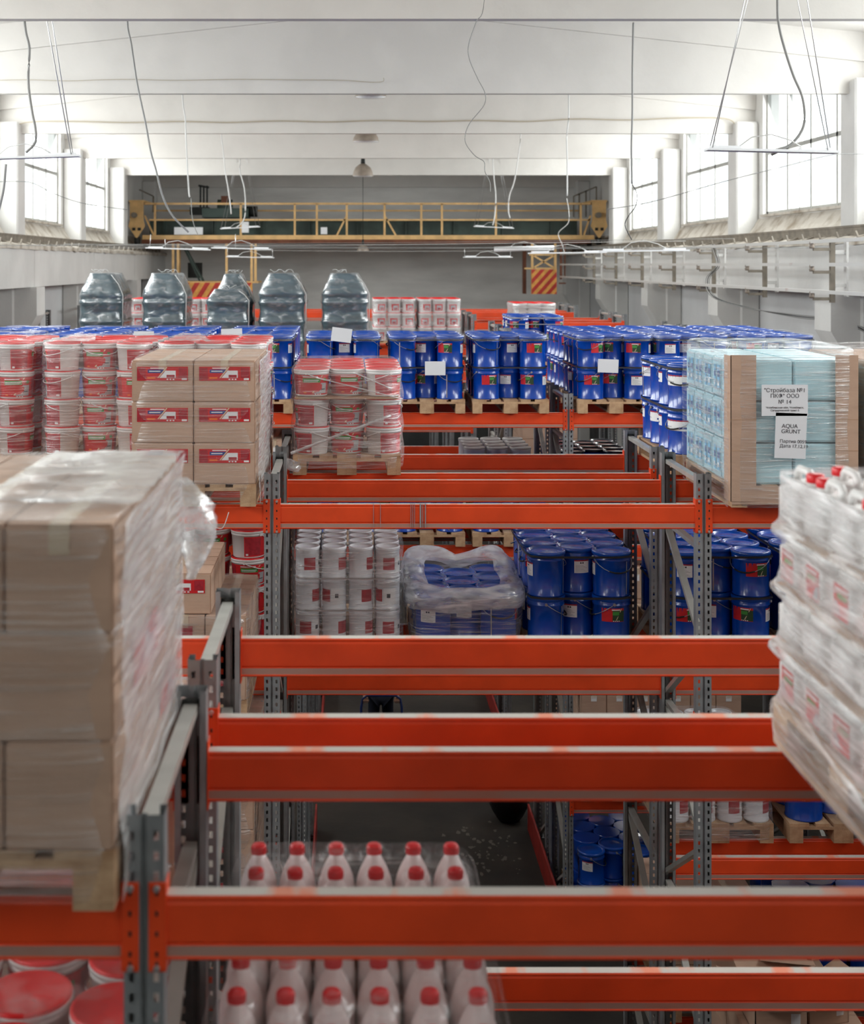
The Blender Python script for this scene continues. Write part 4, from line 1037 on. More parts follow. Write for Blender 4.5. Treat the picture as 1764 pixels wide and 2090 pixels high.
# fourth rack: dark film-wrapped canister stacks
def dark_stack(x0, wd, y0, htop, label, narrow=.55, shoulder=.30, knots=True, dp=1.1, hs=.0):
    pallet(x0, y0, T1, 'wooden pallet under the '+label.split(' with')[0]) if False else None
    t = thing('wrapped_stack', label, 'wrapped pallet load', (x0+wd/2, y0+dp/2, T1))
    hx, hy = wd/2, dp/2; H = Z(htop)-T1; zs = H-shoulder
    R_ = []; n = 64; sd = random.uniform(0, 40)
    prof = [(PH+.002, -.02)]
    k = 0; z = PH+.03
    seams = [PH+.30, PH+.58, PH+.86, PH+1.14]
    while z < zs:
        d = min(abs(z-s_) for s_ in seams+[zs])
        prof.append((z, .012*max(0, 1-d/.03)-.012*min(1, d/.12))); z += .022
    for z, o_ in prof: R_.append(ring_se(0, 0, hx+o_, hy+o_, z, n, 8, .008, sd, 9))
    for i in range(1, 9):
        u = i/8; f = 1-(1-narrow)*(u**.85)
        R_.append(ring_se(0, 0, hx*f+.006, hy*(1-.10*u), zs+shoulder*(u**.9), n, 8-3*u, .014, sd, 7))
    R_.append(ring_se(0, 0, hx*narrow*.8, hy*.8, H+.004, n, 5, .006, sd, 7))
    b = MB('teal_plastic'); b.rings(R_, 0, True, (True, True)); ob('wrapped_body', b, t)
    f = MB('film_stack'); f.rings([[(p[0]*1.035, p[1]*1.02, p[2]+.006) for p in r] for r in R_], 0, True); ob('film_layer', f, t)
    if knots:
        s_ = MB('cable_white')
        for q in range(3):
            a0 = random.uniform(-1, 1)
            s_.tube([(hx*narrow*(a0*.6)+.08*math.cos(w_), -hy*.7+.05*q, H+.01+.05*abs(math.sin(w_*1.3+q))) for w_ in [k*.45 for k in range(7)]], .004, 5)
        s_.tube([(hx*narrow*.9, -hy*.9, H-.02), (hx*.85, -hy, H-shoulder*.5), (hx+.02, -hy-.02, zs), (hx+.015, -hy-.02, zs-.5)], .006, 5)
        ob('tie_cord', s_, t)
    p = MB('wood_old')
    for i in range(3): p.box(-hx+(hx*2-.1)*i/2, -hx+(hx*2-.1)*i/2+.1, -hy, hy, .0, .1)
    for i in range(5): p.box(-hx+(hx*2-.12)*i/4, -hx+(hx*2-.12)*i/4+.12, -hy, hy, .1, .122)
    o = thing('wooden_pallet', 'old wooden pallet under the '+label, 'pallet', (x0+wd/2, y0+dp/2, T1), me=p.mesh('wooden_pallet'))
    if o['label'].count(' ') > 15: o['label'] = ' '.join(o['label'].split()[:16])
for (x_, w_, h_, lb, nr, sh) in ((-3.96, .64, .13, 'dark wrapped stack nearest the wall, frayed film top', .55, .31), (-3.04, .64, .13, 'dark wrapped stack, second from the left wall', .58, .31), (-1.34, .68, .13, 'dark wrapped stack with wispy ties on a flat top', .58, .30), (-.42, .68, .13, 'dark wrapped stack with looped white cords on top', .56, .30)):
    dark_stack(x_, w_, ROW[3]-.05, h_, lb, nr, sh)
dark_stack(-2.09, .60, ROW[3]-.05, .36, 'short dark wrapped stack, rounded, in front of a peaked one', .62, .16, dp=.52)
dark_stack(-2.07, .62, ROW[3]+.50, .14, 'peaked dark wrapped stack behind the short rounded one', .38, .42, dp=.6)
drum_load(2.32, F(3), T1, 'fourth-rack pallet, right bay', lower=(), full=True)
strap(2.32, F(3), T1+PH+2*DH-.03, 'pale strap round the fourth-rack drums', m='steel_bright')
strap(2.32, F(3), T1+PH+2*DH-.12, 'second pale strap round the fourth-rack drums', m='steel_bright', hh=.01)
# fifth rack: shrink-wrapped tubs
tq = MB('label_red')
def tqp(aa, ab, za, zb, mt, e): tq.patch(.117, .129, .004, .165, [(aa, za), (ab, za), (ab, zb), (aa, zb)], mt, 6, e)
tqp(-.62, .62, .03, .125, 'label_red', .0008); tqp(-.35, .42, .04, .105, 'label_grey', .0014); tqp(-.2, .3, .045, .075, 'label_darkred', .002)
TUBL = tq.mesh('label')
def tub_load(x, y, z, desc, tiers=3, h=.262, pale=False):
    pallet(x, y, z, 'wooden pallet carrying the tubs on the '+desc)
    for ti in range(tiers):
        for c in range(3):
            for k in range(4):
                if not (ti == tiers-1 or k == 0 or c in (0, 2)): continue
                t = thing('paint_tub', lab('white tub', TN(ti, tiers), ORD[c]+' column', ORD[k]+' row', desc), 'tub', (x+.135+.265*c, y+.15+.295*k, z+PH+ti*h), FRONT+random.uniform(-.3, .3), 'tubs on the '+desc)
                t.scale = (.97, .97, h/BH)
                ob('bucket_body', BK['body'], t); ob('lid', BK['lid'], t)
                if k == 0 and not pale: ob('label', TUBL, t)
    lv = [(z+PH, .006)]
    for ti in range(tiers): lv += [(z+PH+h*ti+.10, -.008), (z+PH+h*(ti+1)-.02, .008)]
    wrap('stretch_wrap', 'whitish film round the tubs, '+desc, x, x+.8, y, y+1.2, lv, 'film_light' if not pale else 'film_heavy', e=6)
tub_load(.42, F(4), T1, 'fifth rack beside the last dark stack')
tub_load(1.26, F(4), T1, 'fifth rack beside bare beams')
tub_load(-4.1, F(4), T1, 'behind the wall-side dark stack')
tub_load(-3.05, F(4), T1, 'behind the second dark stack')
tub_load(3.03, F(4), Z(1.08)-.30, 'fifth rack above the drums', tiers=2, pale=True)
print('individual drums', ndrum, 'hidden drums', len(rest))
# drums hidden inside the stacks
m = MB('blue_paint')
for (x, y, z) in rest: m.lathe([(.143, z), (.140, z+.02), (.141, z+.31), (.145, z+.333)], 12, c=(x, y), sm=True)
o = ob('drum_stock', m.mesh('drum_stock')); o['kind'] = 'stuff'; o['label'] = 'blue drums standing hidden inside the palletised stacks'; o['category'] = 'drums'

# ------------------------------------------------------------------ overhead crane at the far end
CY = 40.0
def cp(x, y, d=CY): return px(x, y, d)
t = thing('overhead_crane', 'yellow overhead travelling crane bridge with walkway railings spanning the hall', 'crane')
xl, xr_ = -6.42, 7.44
def X_(x): return (x-715)/70
def H_(y): return EYE-(y-540)/70
m = MB('crane_green'); m.box(X_(300), X_(1185), CY+.55, CY+.85, H_(483), H_(447)); m.box(X_(300), X_(1185), CY+.45, CY+.95, H_(449), H_(446)); 
for i in range(9): m.box(X_(330+100*i)-.02, X_(330+100*i)+.02, CY+.48, CY+.92, H_(483), H_(447))
ob('main_girder', m, t)
m = MB('rust_brown'); m.box(X_(290), X_(1205), CY-.1, CY+1.6, H_(497), H_(489)); ob('underside', m, t)
m = MB('yellow_paint'); m.box(X_(292), X_(1212), CY-.12, CY-.02, H_(489), H_(481)); m.box(X_(292), X_(1212), CY-.12, CY+.5, H_(481), H_(480)); ob('walkway_edge', m, t)
for nm, y_, th in (('top_rail', 416, .06), ('middle_rail', 449, .05), ('rear_rail', 426, .05)):
    yy = CY if nm != 'rear_rail' else CY+1.5
    ob(nm, MB('yellow_paint').bar((X_(296 if nm != 'middle_rail' else 305), yy-.05, H_(y_)), (X_(1205), yy-.05, H_(y_)), th), t)
for x_ in (317, 492, 602, 647, 708, 785, 860, 902, 1012, 1185):
    ob('rail_post', MB('yellow_paint').bar((X_(x_), CY-.05, H_(484)), (X_(x_), CY-.05, H_(416)), .06), t)
for x0, x1 in ((296, 316), (708, 686), (785, 810), (1205, 1190)):
    ob('rail_brace', MB('yellow_paint').bar((X_(x0), CY-.05, H_(440)), (X_(x1), CY-.05, H_(484)), .05), t)
for x_, s_ in ((281, 1), (1221, -1)):
    m = MB('yellow_paint', 'dark_metal', 'bracket_steel')
    m.prism([(X_(x_)-.20, H_(412)), (X_(x_)+.20, H_(412)), (X_(x_)+.20, H_(450)), (X_(x_)+.24, H_(462)), (X_(x_), H_(488)), (X_(x_)-.24, H_(462)), (X_(x_)-.20, H_(450))], 'y', CY-.2, CY-.14)
    m.box(X_(x_)-.22, X_(x_)+.22, CY-.22, CY+1.8, H_(413), H_(409))
    for q in (-1, 1): m.box(X_(x_)+q*.08-.045, X_(x_)+q*.08+.045, CY-.21, CY-.195, H_(471), H_(465), 1)
    m.tube([(X_(x_)-.05, CY-.2, H_(440)), (X_(x_)-.05, CY-.45, H_(440))], .08, 10, 2)
    e_ = ob('end_truck', m, t)
    wq = MB('dark_metal')
    for yy in (CY-.1, CY+1.5): wq.tube([(X_(x_)-.06, yy, 7.68), (X_(x_)+.06, yy, 7.68)], .14, 16)
    ob('wheels', wq, t) if False else ob('wheel', wq, t)
m = MB('dark_metal', 'crane_green', 'rust_brown'); m.box(X_(410), X_(505), CY+.3, CY+1.2, H_(443), H_(424), 1); m.box(X_(380), X_(420), CY+.9, CY+1.3, H_(436), H_(420)); m.tube([(X_(440), CY+.7, H_(420)), (X_(470), CY+.7, H_(420))], .22, 14, 1)
m.box(X_(448), X_(462), CY+.5, CY+.9, H_(424), H_(398), 2); m.tube([(X_(500), CY+.7, H_(430)), (X_(522), CY+.7, H_(430))], .16, 12)
for q in (0, 1, 2): m.bar((X_(400+7*q), CY+1.2, H_(420)), (X_(400+7*q), CY+1.2, H_(374)), .05)
m.bar((X_(396), CY+1.2, H_(374)), (X_(418), CY+1.2, H_(378)), .06); ob('hoist_trolley', m, t)
m = MB('fixture_white'); m.box(X_(357), X_(415), CY-.16, CY-.05, H_(479), H_(464)); ob('control_box', m, t); ob('control_box', MB('fixture_white').box(X_(655), X_(668), CY-.1, CY+.1, H_(478), H_(464)), t); ob('control_box', MB('fixture_white').box(X_(494), X_(508), CY-.1, CY+.1, H_(475), H_(453)), t)
# hanging operator cabin on the left
m = MB('yellow_paint'); 
for x_ in (354, 364, 463, 514, 522): m.bar((X_(x_), CY-.05, H_(496)), (X_(x_), CY-.05, H_(575)), .07)
for x_ in (354, 514): m.bar((X_(x_), CY+1.4, H_(496)), (X_(x_), CY+1.4, H_(575)), .07)
m.box(X_(350), X_(528), CY-.08, CY+1.4, H_(578), H_(574)); ob('cabin_frame', m, t)
def stripes(name, x0, x1, z0, z1, y, parent, pitch, slope=1.0):
    m = MB('stripe_yellow', 'stripe_red'); m.box(x0, x1, y, y+.04, z0, z1)
    W, Hh = x1-x0, z1-z0; u = -Hh*slope
    while u < W:
        poly = [(u, 0), (u+pitch*.5, 0), (u+pitch*.5+Hh*slope, Hh), (u+Hh*slope, Hh)]
        # clip to the panel
        def clip(P, axis, lim, keep):
            o = []
            for i in range(len(P)):
                a, b = P[i], P[(i+1) % len(P)]
                ia, ib = keep(a[axis]-lim), keep(b[axis]-lim)
                if ia: o.append(a)
                if ia != ib:
                    tt = (lim-a[axis])/(b[axis]-a[axis]); o.append((a[0]+(b[0]-a[0])*tt, a[1]+(b[1]-a[1])*tt))
            return o
        P = clip(poly, 0, 0, lambda d: d >= 0)
        if P: P = clip(P, 0, W, lambda d: d <= 0)
        if len(P) >= 3: m.face([(x0+a, y-.004, z0+b) for a, b in P], 'stripe_red')
        u += pitch
    return ob(name, m, parent)
stripes('striped_panel', X_(378), X_(516), H_(646), H_(577), CY-.15, t, .30, .62)
m = MB('crane_green', 'dark_metal'); m.bar((X_(376), CY+.5, H_(508)), (X_(412), CY+.5, H_(575)), .28, .05); m.bar((X_(372), CY+.45, H_(505)), (X_(405), CY+.45, H_(575)), .05); m.box(X_(375), X_(405), CY+1.0, CY+1.1, H_(568), H_(536), 1); ob('cabin_ladder', m, t)
# frame with striped panel on the right
m = MB('yellow_paint', 'rust_brown')
for x_ in (1086, 1133): m.bar((X_(x_), CY-.05, H_(490)), (X_(x_), CY-.05, H_(600)), .07)
m.bar((X_(1074), CY+.4, H_(497)), (X_(1074), CY+.4, H_(600)), .08, .3, 1)
m.bar((X_(1086), CY-.05, H_(520)), (X_(1133), CY-.05, H_(548)), .05); m.bar((X_(1133), CY-.05, H_(520)), (X_(1086), CY-.05, H_(548)), .05); m.bar((X_(1080), CY-.05, H_(520)), (X_(1136), CY-.05, H_(520)), .05); m.bar((X_(1070), CY-.05, H_(548)), (X_(1136), CY-.05, H_(548)), .05)
m.bar((X_(1144), CY-.1, H_(495)), (X_(1144), CY-.1, H_(570)), .06, .06, 1); m.bar((X_(1152), CY-.1, H_(495)), (X_(1152), CY-.1, H_(566)), .04, .04, 1); m.bar((X_(1140), CY-.1, H_(578)), (X_(1154), CY-.1, H_(578)), .04, .04, 1)
ob('collector_frame', m, t)
stripes('striped_panel', X_(1084), X_(1135), H_(600), H_(550), CY-.15, t, .26, .9)
m = MB('bracket_steel'); 
for x_, y_ in ((1186, 396), (1198, 390), (1212, 384), (1234, 376)): m.bar((X_(x_), CY+1.3, H_(y_)), (X_(x_), CY+1.3, H_(440)), .04)
m.bar((X_(1186), CY+1.3, H_(396)), (X_(1234), CY+1.3, H_(376)), .04); m.bar((X_(270), CY+1.3, H_(382)), (X_(300), CY+1.3, H_(396)), .04); m.bar((X_(300), CY+1.3, H_(396)), (X_(300), CY+1.3, H_(430)), .05); ob('rear_handrail', m, t)

# ------------------------------------------------------------------ conductor bars and brackets on the right wall
for i_, (h, nm) in enumerate(((.30, 'top'), (0.0, 'middle'), (-.35, 'bottom'))):
    m = MB('busbar'); m.bar((6.05, 10, EYE+h), (6.05, 39.5, EYE+h), .03, .045); thing('conductor_bar', 'long %s conductor bar on insulators along the right-hand wall' % nm, 'conductor bar', me=m.mesh('conductor_bar'))
bm_ = MB('bracket_steel'); bm_.box(.24, .30, -.03, .03, -.50, .32)
for h in (.18, -.12, -.47): bm_.box(0.02, .24, -.025, .025, h, h+.04)
bw = MB('wall_paint'); 
for h in (.14, -.30): bw.box(.30, .46, -.025, .025, h, h+.05)
bw.box(.44, .47, -.05, .05, -.42, .32); bw.box(.44, .90, -.02, .02, -.02, .02)
bi = MB('lamp_enamel'); bi.lathe([(.03, 0), (.038, .03), (.026, .045), (.036, .06), (.03, .085), (.02, .10)], 10)
BM1, BM2, BM3 = bm_.mesh('bracket_arm'), bw.mesh('wall_plate'), bi.mesh('insulator')
for k in range(9):
    y = 12.15+2.93*k
    t = thing('bar_bracket', 'rusty steel bracket with three insulators holding the conductor bars, %s along the wall' % ORD[k], 'bracket', (6.06, y, EYE), group='conductor bar brackets')
    ob('bracket_arm', BM1, t); ob('wall_plate', BM2, t)
    for h in (.19, -.11, -.46): ob('insulator', BM3, t, (0.0, 0, h+.02))
for k, (dx) in enumerate((0, .03, .06)):
    cable('supply_cable', 'dark supply cable dropping from the conductor bars and along the wall, %s strand' % ORD[k], [Vector((6.2+dx, 23.6, 7.35)), Vector((6.3+dx, 23.6, 7.0)), Vector((6.15+dx, 23.7, 6.75)), Vector((6.2+dx, 23.5, 6.45)), Vector((6.6+dx, 22.8, 6.28)), Vector((7.1, 21.8, 6.20-.02*k)), Vector((7.2, 20.2, 6.19-.02*k)), Vector((7.2, 19.0, 6.05-.02*k)), Vector((7.2, 18.5, 5.7))], .008, ['cable_grey', 'cable_dark', 'cable_grey'][k], group='supply cable strands')

# ------------------------------------------------------------------ hanging lights and loose cables
def fluoro(xl_, yl, xr__, yr, d, label, chains, twin=False, dr=None, tubey=False):
    a = px(xl_, yl, d); b = px(xr__, yr, dr or d)
    t = thing('tube_light', label, 'hanging light')
    m = MB('fixture_white')
    if tubey: m.tube([a, b], .055, 12)
    else:
        m.bar(a, b, .16, .022); dd = (b-a); 
        for u0, u1 in ((.04, .26), (.72, .96)):
            p, q = a+dd*u0+Vector((0, 0, .02)), a+dd*u1+Vector((0, 0, .02)); m.bar(p, q, .10, .03)
    ob('light_housing', m, t)
    w = MB('steel_bright')
    for (fx, X2, Y2, D2, off) in chains:
        p = a+(b-a)*fx+Vector((0, off, .012)); q = px(X2, Y2, D2)
        if Y2 < 400: q = p+(q-p)*((roofz(q.x)-p.z)/(q.z-p.z))
        w.tube([p, q], .006, 4)
    if chains: ob('hanger_wire', w, t)
    w = MB('cable_white'); p0 = a+(b-a)*.25; p1 = a+(b-a)*.75
    w.tube([p0+Vector((0, 0, .03)), p0+(p1-p0)*.2+Vector((0, 0, .12)), p0+(p1-p0)*.5+Vector((0, 0, .15)), p0+(p1-p0)*.8+Vector((0, 0, .10)), p1+Vector((0, 0, .03))], .006, 5); ob('flex', w, t)
    return t
fluoro(-62, 325, 163, 318, 15.0, 'long white tube light crossing the left window on pale chains', [(.93, 88, 0, 13.9, -.05), (.93, 100, 0, 13.9, .05)])
fluoro(1441, 305, 1708, 311, 12.5, 'long white tube light hanging across the big right window', [(.04, 1520, 0, 12.3, -.05), (.04, 1526, 0, 12.3, .05), (.92, 1628, 0, 12.3, -.05), (.97, 1648, 0, 12.3, .05)])
fluoro(450, 467, 531, 463, 38.5, 'short white light on four wires above the crane trolley', [(.02, 475, 360, 37.9, -.06), (.1, 478, 360, 37.9, .06), (.9, 507, 360, 37.9, -.06), (.99, 510, 360, 37.9, .06)])
fluoro(967, 462, 1049, 466, 38.5, 'short white light on four wires beside the crane girder', [(.01, 990, 360, 37.9, -.06), (.1, 993, 360, 37.9, .06), (.9, 1023, 360, 37.9, -.06), (.99, 1027, 360, 37.9, .06)])
fluoro(298, 506, 430, 510, 25.0, 'white tube light, first of the pair below the crane left end', [(.06, 308, 478, 25.0, 0), (.3, 337, 488, 25, 0)])
fluoro(432, 506, 553, 509, 25.0, 'white tube light, second of the pair below the crane left end', [(.4, 481, 478, 25, 0)])
fluoro(462, 524, 560, 526, 34.0, 'small white light lowest below the left crane end', [(.02, 465, 505, 34, 0), (.97, 556, 505, 34, 0)])
fluoro(946, 525, 1046, 525, 34.0, 'small white light below the crane middle, beside the round tube', [(.03, 948, 505, 34, 0), (.96, 1042, 505, 34, 0)])
fluoro(1009, 509, 1131, 506, 30.0, 'round-bodied tube light below the crane middle', [], tubey=True)
fluoro(1079, 517, 1238, 515, 24.0, 'long white light under the right crane end, first of two', [])
fluoro(1225, 513, 1406, 511, 20.0, 'long white light near the conductor bars, second of two', [])
cable('hanging_wire', 'taut thin wire strung across the hall below the crane', [px(180, 500, 33), px(700, 500, 33), px(1400, 492, 28)], .006, 'cable_white')
cable('hanging_wire', 'second taut wire strung across the hall below the lights', [px(520, 511, 33), px(800, 513, 33), px(1010, 512, 33)], .004, 'cable_white')
cs = [('thick grey cable dangling beside the left tube light', [(47, -10), (52, 60), (60, 100), (58, 170), (66, 230), (72, 260), (72, 290), (53, 311)], 14.0, .014, 'cable_grey'),
      ('long grey cable hanging from the beam down to the left crane lights', [(260, 44), (268, 90), (280, 170), (297, 250), (308, 310), (318, 345), (332, 400), (352, 440), (385, 474)], 17.0, .012, 'cable_grey'),
      ('white frayed cable hanging above the crane trolley', [(373, 197), (378, 240), (380, 290), (383, 350), (386, 395), (388, 402)], 21.0, .012, 'cable_white'),
      ('thin cable continuing from the frayed end to the lights', [(390, 404), (392, 440), (398, 465), (404, 478)], 24.0, .007, 'cable_grey'),
      ('pale cable dropping to the short light above the trolley', [(452, 272), (455, 300), (460, 350), (465, 380), (470, 415), (472, 437)], 27.0, .012, 'cable_white'),
      ('curved pale cable ending on the short light above the trolley', [(490, 324), (490, 350), (499, 385), (501, 430), (496, 452), (482, 465)], 33.0, .014, 'cable_white'),
      ('thin wavy wire swinging down in the middle of the hall', [(989, -5), (972, 45), (957, 90), (958, 120), (975, 160), (990, 190), (988, 215), (960, 250), (950, 275), (952, 295), (970, 318), (988, 330), (990, 350), (1000, 372), (1001, 392)], 13.4, .0045, 'cable_grey'),
      ('grey cable hanging straight from the beam, black tail below', [(1293, 46), (1292, 90), (1291, 160), (1291, 230), (1289, 300), (1290, 375)], 17.0, .013, 'cable_grey'),
      ('thin black tail curling below the straight grey cable', [(1291, 377), (1300, 395), (1298, 420), (1284, 440), (1276, 460), (1290, 490)], 17.0, .006, 'cable_dark'),
      ('pale cable hanging from the second beam toward the crane', [(1161, 193), (1161, 240), (1157, 280), (1158, 330), (1158, 400)], 21.0, .012, 'cable_white'),
      ('thin pale cable below the second beam curling at the girder', [(1157, 405), (1161, 430), (1160, 455), (1140, 476), (1148, 500), (1152, 515)], 30.0, .008, 'cable_white'),
      ('pale cable dropping to the light beside the girder', [(1006, 321), (1008, 360), (1012, 400), (1010, 440), (1006, 460)], 32.5, .014, 'cable_white'),
      ('bent pale cable with frayed end above the girder light', [(1063, 270), (1058, 320), (1050, 370), (1040, 400), (1038, 430), (1041, 445)], 27.0, .012, 'cable_white'),
      ('thick grey cable curving across the big right window', [(1587, -5), (1590, 50), (1602, 100), (1620, 155), (1637, 195), (1643, 235), (1638, 265), (1618, 292), (1595, 306), (1575, 316)], 12.6, .013, 'cable_grey'),
      ('thin sagging wire across the left windows', [(-5, 371), (60, 372), (110, 395), (170, 415), (260, 428)], 20.0, .006, 'cable_grey'),
      ('thin sagging wire across the right windows', [(1240, 427), (1330, 412), (1480, 370), (1600, 340), (1700, 316), (1770, 315)], 18.0, .006, 'cable_grey'),
      ('thick pale cable leaning at the wall edge by the first left window', [(12, 335), (8, 380), (2, 410), (-6, 440)], 16.0, .016, 'cable_grey')]
def hang(pts, d):
    P = [px(x, y, d) for x, y in pts]
    a = P[0]; return [Vector((a.x, a.y, roofz(a.x)))]+P
for lb, pts, d, r_, m_ in cs: cable('hanging_cable', lb, hang(pts, d) if not any(w in lb for w in ('sagging', 'tail', 'continuing', 'below the second', 'leaning')) else [px(x, y, d) for x, y in pts], r_, m_)
def bell(x, ytop, ybot, d, wpx, label, neck=True):
    r_ = wpx*d/2800/2; zt = EYE-(ytop-540)*d/2800; zb = EYE-(ybot-540)*d/2800; h = zt-zb
    t = thing('pendant_lamp', label, 'hanging lamp', ((x-715)*d/2800, d, zb))
    m = MB('lamp_enamel'); m.lathe([(r_*1.0, 0), (r_*1.0, .012), (r_*.93, h*.35), (r_*.74, h*.7), (r_*.40, h*.92), (r_*.22, h)], 28, caps=(False, True)); ob('lamp_shade', m, t)
    m = MB('label_white'); m.lathe([(r_*.98, .004), (r_*.9, h*.35), (r_*.7, h*.68), (r_*.3, h*.9)], 28, caps=(False, True)); ob('shade_lining', m, t)
    m = MB('dark_metal'); m.lathe([(r_*.22, h), (r_*.2, h+.10), (r_*.10, h+.16)], 12); m.tube([(0, 0, h+.15), (0, 0, 9.9-zb)], .008, 5); ob('lamp_holder', m, t)
bell(741, 334, 360, 33.0, 42, 'grey bell-shaped pendant lamp, lowest and farthest of three')
bell(747, 266, 289, 26.6, 54, 'grey bell-shaped pendant lamp half hidden by a beam, middle of three')
bell(757, 170, 198, 22.0, 64, 'grey bell-shaped pendant lamp almost hidden behind the upper beam')
bell(741, 500, 513, 38.0, 24, 'small pale bell lamp under the crane girder')

# ------------------------------------------------------------------ the man with the hand truck in the passage
t = thing('person', 'person in dark navy trousers walking with a blue hand truck in the passage', 'person', (.43, 19.3, 0))
def skin(name, pts, edges, radii, m, parent, sub=2, root=0):
    me = bpy.data.meshes.new(name); me.from_pydata(pts, edges, []); me.materials.append(MATS[m])
    o = bpy.data.objects.new(name, me); COL.objects.link(o); o.parent = parent
    md = o.modifiers.new('skin', 'SKIN'); md.use_smooth_shade = True
    for i, r in enumerate(radii):
        v = me.skin_vertices[0].data[i]; v.radius = r if isinstance(r, tuple) else (r, r); v.use_root = (i == root)
    s_ = o.modifiers.new('sub', 'SUBSURF'); s_.levels = sub; s_.render_levels = sub
    dg = bpy.context.evaluated_depsgraph_get(); me2 = bpy.data.meshes.new_from_object(o.evaluated_get(dg)); me2.materials.clear(); me2.materials.append(MATS[m])
    o.modifiers.clear(); o.data = me2; return o
skin('body', [(0, 0, 1.0), (0, 0, 1.22), (0, .02, 1.42), (0, .02, 1.52), (0, 0, 1.60), (0, -.01, 1.70), (-.19, .02, 1.42), (-.24, -.03, 1.15), (-.22, -.26, 1.02), (-.22, -.34, 1.01), (.19, .02, 1.42), (.24, -.03, 1.15), (.22, -.26, 1.02), (.22, -.34, 1.01)],
     [(0, 1), (1, 2), (2, 3), (3, 4), (4, 5), (2, 6), (6, 7), (7, 8), (8, 9), (2, 10), (10, 11), (11, 12), (12, 13)],
     [(.16, .11), (.15, .11), (.17, .12), .055, .08, .085, .06, .045, .036, .028, .06, .045, .036, .028], 'skin', t)
skin('jacket', [(0, 0, .98), (0, 0, 1.2), (0, .02, 1.42), (-.19, .02, 1.42), (-.24, -.03, 1.15), (-.225, -.23, 1.03), (.19, .02, 1.42), (.24, -.03, 1.15), (.225, -.23, 1.03)],
     [(0, 1), (1, 2), (2, 3), (3, 4), (4, 5), (2, 6), (6, 7), (7, 8)], [(.18, .13), (.17, .13), (.185, .135), .075, .058, .046, .075, .058, .046], 'cloth_jacket', t)
skin('trousers', [(0, 0, 1.0), (-.09, 0, .92), (-.11, -.08, .50), (-.12, -.02, .10), (.09, 0, .92), (.11, .08, .50), (.12, .20, .12)], [(0, 1), (1, 2), (2, 3), (0, 4), (4, 5), (5, 6)], [(.16, .12), .10, .075, .06, .10, .075, .06], 'cloth_navy', t)
for s_, y_ in ((-1, -.06), (1, .16)):
    m = MB('rubber'); m.rings([ring_se(s_*.12, y_-.02-.05*k, .045-.004*abs(k-1), .05, .0+.02*k, 16, 2.5) for k in range(4)], 0, True, (True, True)); m.box(s_*.12-.045, s_*.12+.045, y_-.20, y_+.08, 0, .03); m.rings([ring_se(s_*.12, y_-.06, .045, .13, .03, 16, 3), ring_se(s_*.12, y_-.04, .042, .10, .08, 16, 3), ring_se(s_*.12, y_, .04, .05, .12, 16, 3)], 0, True, (True, True)); ob('shoe', m, t)
    for f in range(4): pass
    h = MB('skin'); bx, by, bz = s_*.22, -.36, 1.0
    h.rings([ring_se(bx, by+.03, .03, .035, bz-.03, 12, 3), ring_se(bx, by, .035, .04, bz, 12, 3), ring_se(bx, by+.01, .03, .035, bz+.03, 12, 3)], 0, True, (True, True))
    for f in range(4): h.tube([(bx-.027+.018*f, by-.03, bz+.01), (bx-.027+.018*f, by-.065, bz), (bx-.027+.018*f, by-.06, bz-.03), (bx-.027+.018*f, by-.035, bz-.038)], .008, 6)
    h.tube([(bx-s_*.03, by+.01, bz), (bx-s_*.045, by-.03, bz-.01), (bx-s_*.03, by-.05, bz-.02)], .009, 6); ob('hand', h, t)
m = MB('hair'); m.lathe([(.080, 1.66), (.098, 1.70), (.095, 1.76), (.06, 1.80), (.001, 1.81)], 20, caps=(False, True), c=(0, .01)); ob('hair', m, t)
m = MB('skin', 'hair', 'label_white'); m.lathe([(.045, 1.56), (.072, 1.60), (.084, 1.66), (.086, 1.72), (.07, 1.77)], 20, c=(0, -.01)); m.prism([(-.10, 1.645), (-.118, 1.64), (-.09, 1.68)], 'x', -.012, .012)
for s_ in (-1, 1): m.box(s_*.03-.012, s_*.03+.012, -.094, -.088, 1.682, 1.692, 1); m.box(s_*.085-.006, s_*.085+.006, -.02, .015, 1.65, 1.70)
m.box(-.025, .025, -.092, -.086, 1.615, 1.622, 1); ob('head', m, t)
t = thing('hand_truck', 'blue tubular hand truck frame around the walking person legs', 'hand truck', (.43, 19.3-.42, 0))
m = MB('truck_blue'); m.tube([(-.28, -.1, .15), (-.28, 0, .9), (-.26, .01, 1.02), (-.20, .02, 1.06), (.20, .02, 1.06), (.26, .01, 1.02), (.28, 0, .9), (.28, -.1, .15)], .018, 8)
for z in (.35, .68): m.tube([(-.28, -.03, z), (.28, -.03, z)], .014, 8)
ob('tube_frame', m, t); ob('toe_plate', MB('truck_blue').box(-.22, .22, -.38, -.08, .02, .03), t)
for s_ in (-1, 1): ob('wheel', MB('rubber').tube([(s_*.30, -.02, .125), (s_*.35, -.02, .125)], .125, 18), t)
a = MB('bag_black'); R_ = []
for i in range(9):
    u = i/8; r_ = .24*math.sin(PI*(.12+.8*u))**.6; R_.append([(2.0+r_*math.cos(2*PI*j/18)*(1+.15*noise.noise(Vector((j, u*4, 0)))), 17.3+r_*math.sin(2*PI*j/18), .55*u) for j in range(18)])
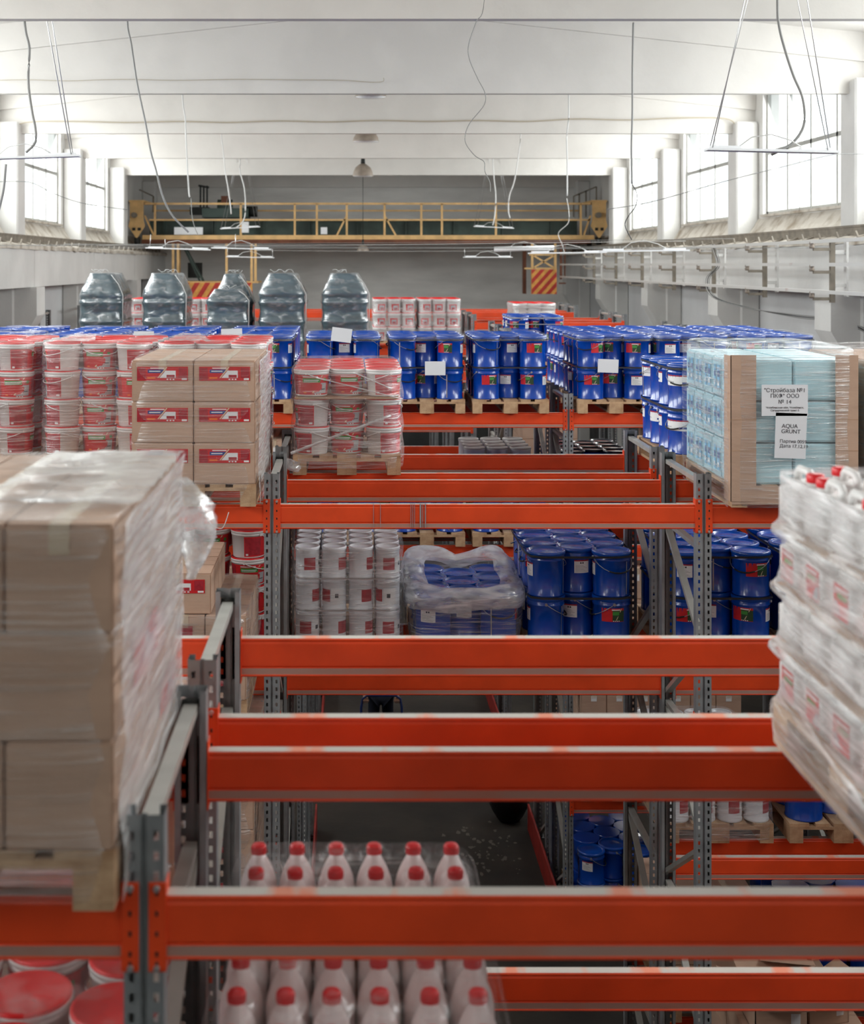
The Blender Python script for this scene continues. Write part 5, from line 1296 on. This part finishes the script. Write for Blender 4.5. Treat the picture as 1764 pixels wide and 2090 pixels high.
a.rings(R_, 0, True, (True, True)); thing('rubbish_bag', 'black plastic bag on the floor beside the passage guard rail', 'bag', me=a.mesh('rubbish_bag'))
m = MB('spill')
for k in range(70):
    x, y = random.gauss(1.62, .20), random.gauss(16.4, .38); r_ = random.uniform(.006, .035); m.face([(x+r_*math.cos(q*PI/4)*random.uniform(.4, 1.2), y+r_*1.6*math.sin(q*PI/4)*random.uniform(.4, 1.2), .002+k*.00003) for q in range(8)])
o = ob('floor_spill', m.mesh('floor_spill')); o['kind'] = 'stuff'; o['label'] = 'dried whitish paint splashes on the dark concrete floor'; o['category'] = 'spill'
for d_, x0, y0, x1, y1 in ((25.0, 40, 500, 1500, 487), (34.0, 190, 505, 1290, 503), (24.0, 130, 498, 1500, 509), (30.0, 150, 506, 1400, 505), (20.0, -150, 500, 1700, 506)):
    cable('hanging_wire', 'taut thin wire strung wall to wall, %s counting from the camera side' % {25.0: 'third', 34.0: 'last', 24.0: 'second', 30.0: 'fourth', 20.0: 'first'}[d_], [px(x0, y0, d_), px((x0+x1)/2, (y0+y1)/2+2, d_), px(x1, y1, d_)], .004, 'cable_grey')
for k_, (x_, w_) in enumerate(((.150, .003), (.195, .003), (.393, .003), (.405, .003), (.417, .003), (.452, .010), (.470, .003), (.486, .006))):
    m = MB('strap_grey'); yb_ = ROW[1]-.001; m.box(x_, x_+w_, yb_-.0045, yb_-.0025, T1-.15, T1+.001); m.box(x_, x_+w_, yb_-.0045, yb_+.05, T1+.0005, T1+.0015)
    thing('film_strip', 'grey strip of film hanging over the orange beam in the open bay', 'plastic strip', group='grey strips over the beam', me=m.mesh('film_strip'))
cable('film_thread', 'thin torn film thread dangling over the left bay beam below the cartons', [Vector((-.95, F(1)-.03, T1+.02)), Vector((-.93, F(1)-.04, T1-.05)), Vector((-.88, F(1)-.05, T1-.11)), Vector((-.82, F(1)-.04, T1-.13)), Vector((-.78, F(1)-.03, T1-.03))], .003, 'cable_white')
print('objects', len(bpy.data.objects)); print('LONG', set(LONG))
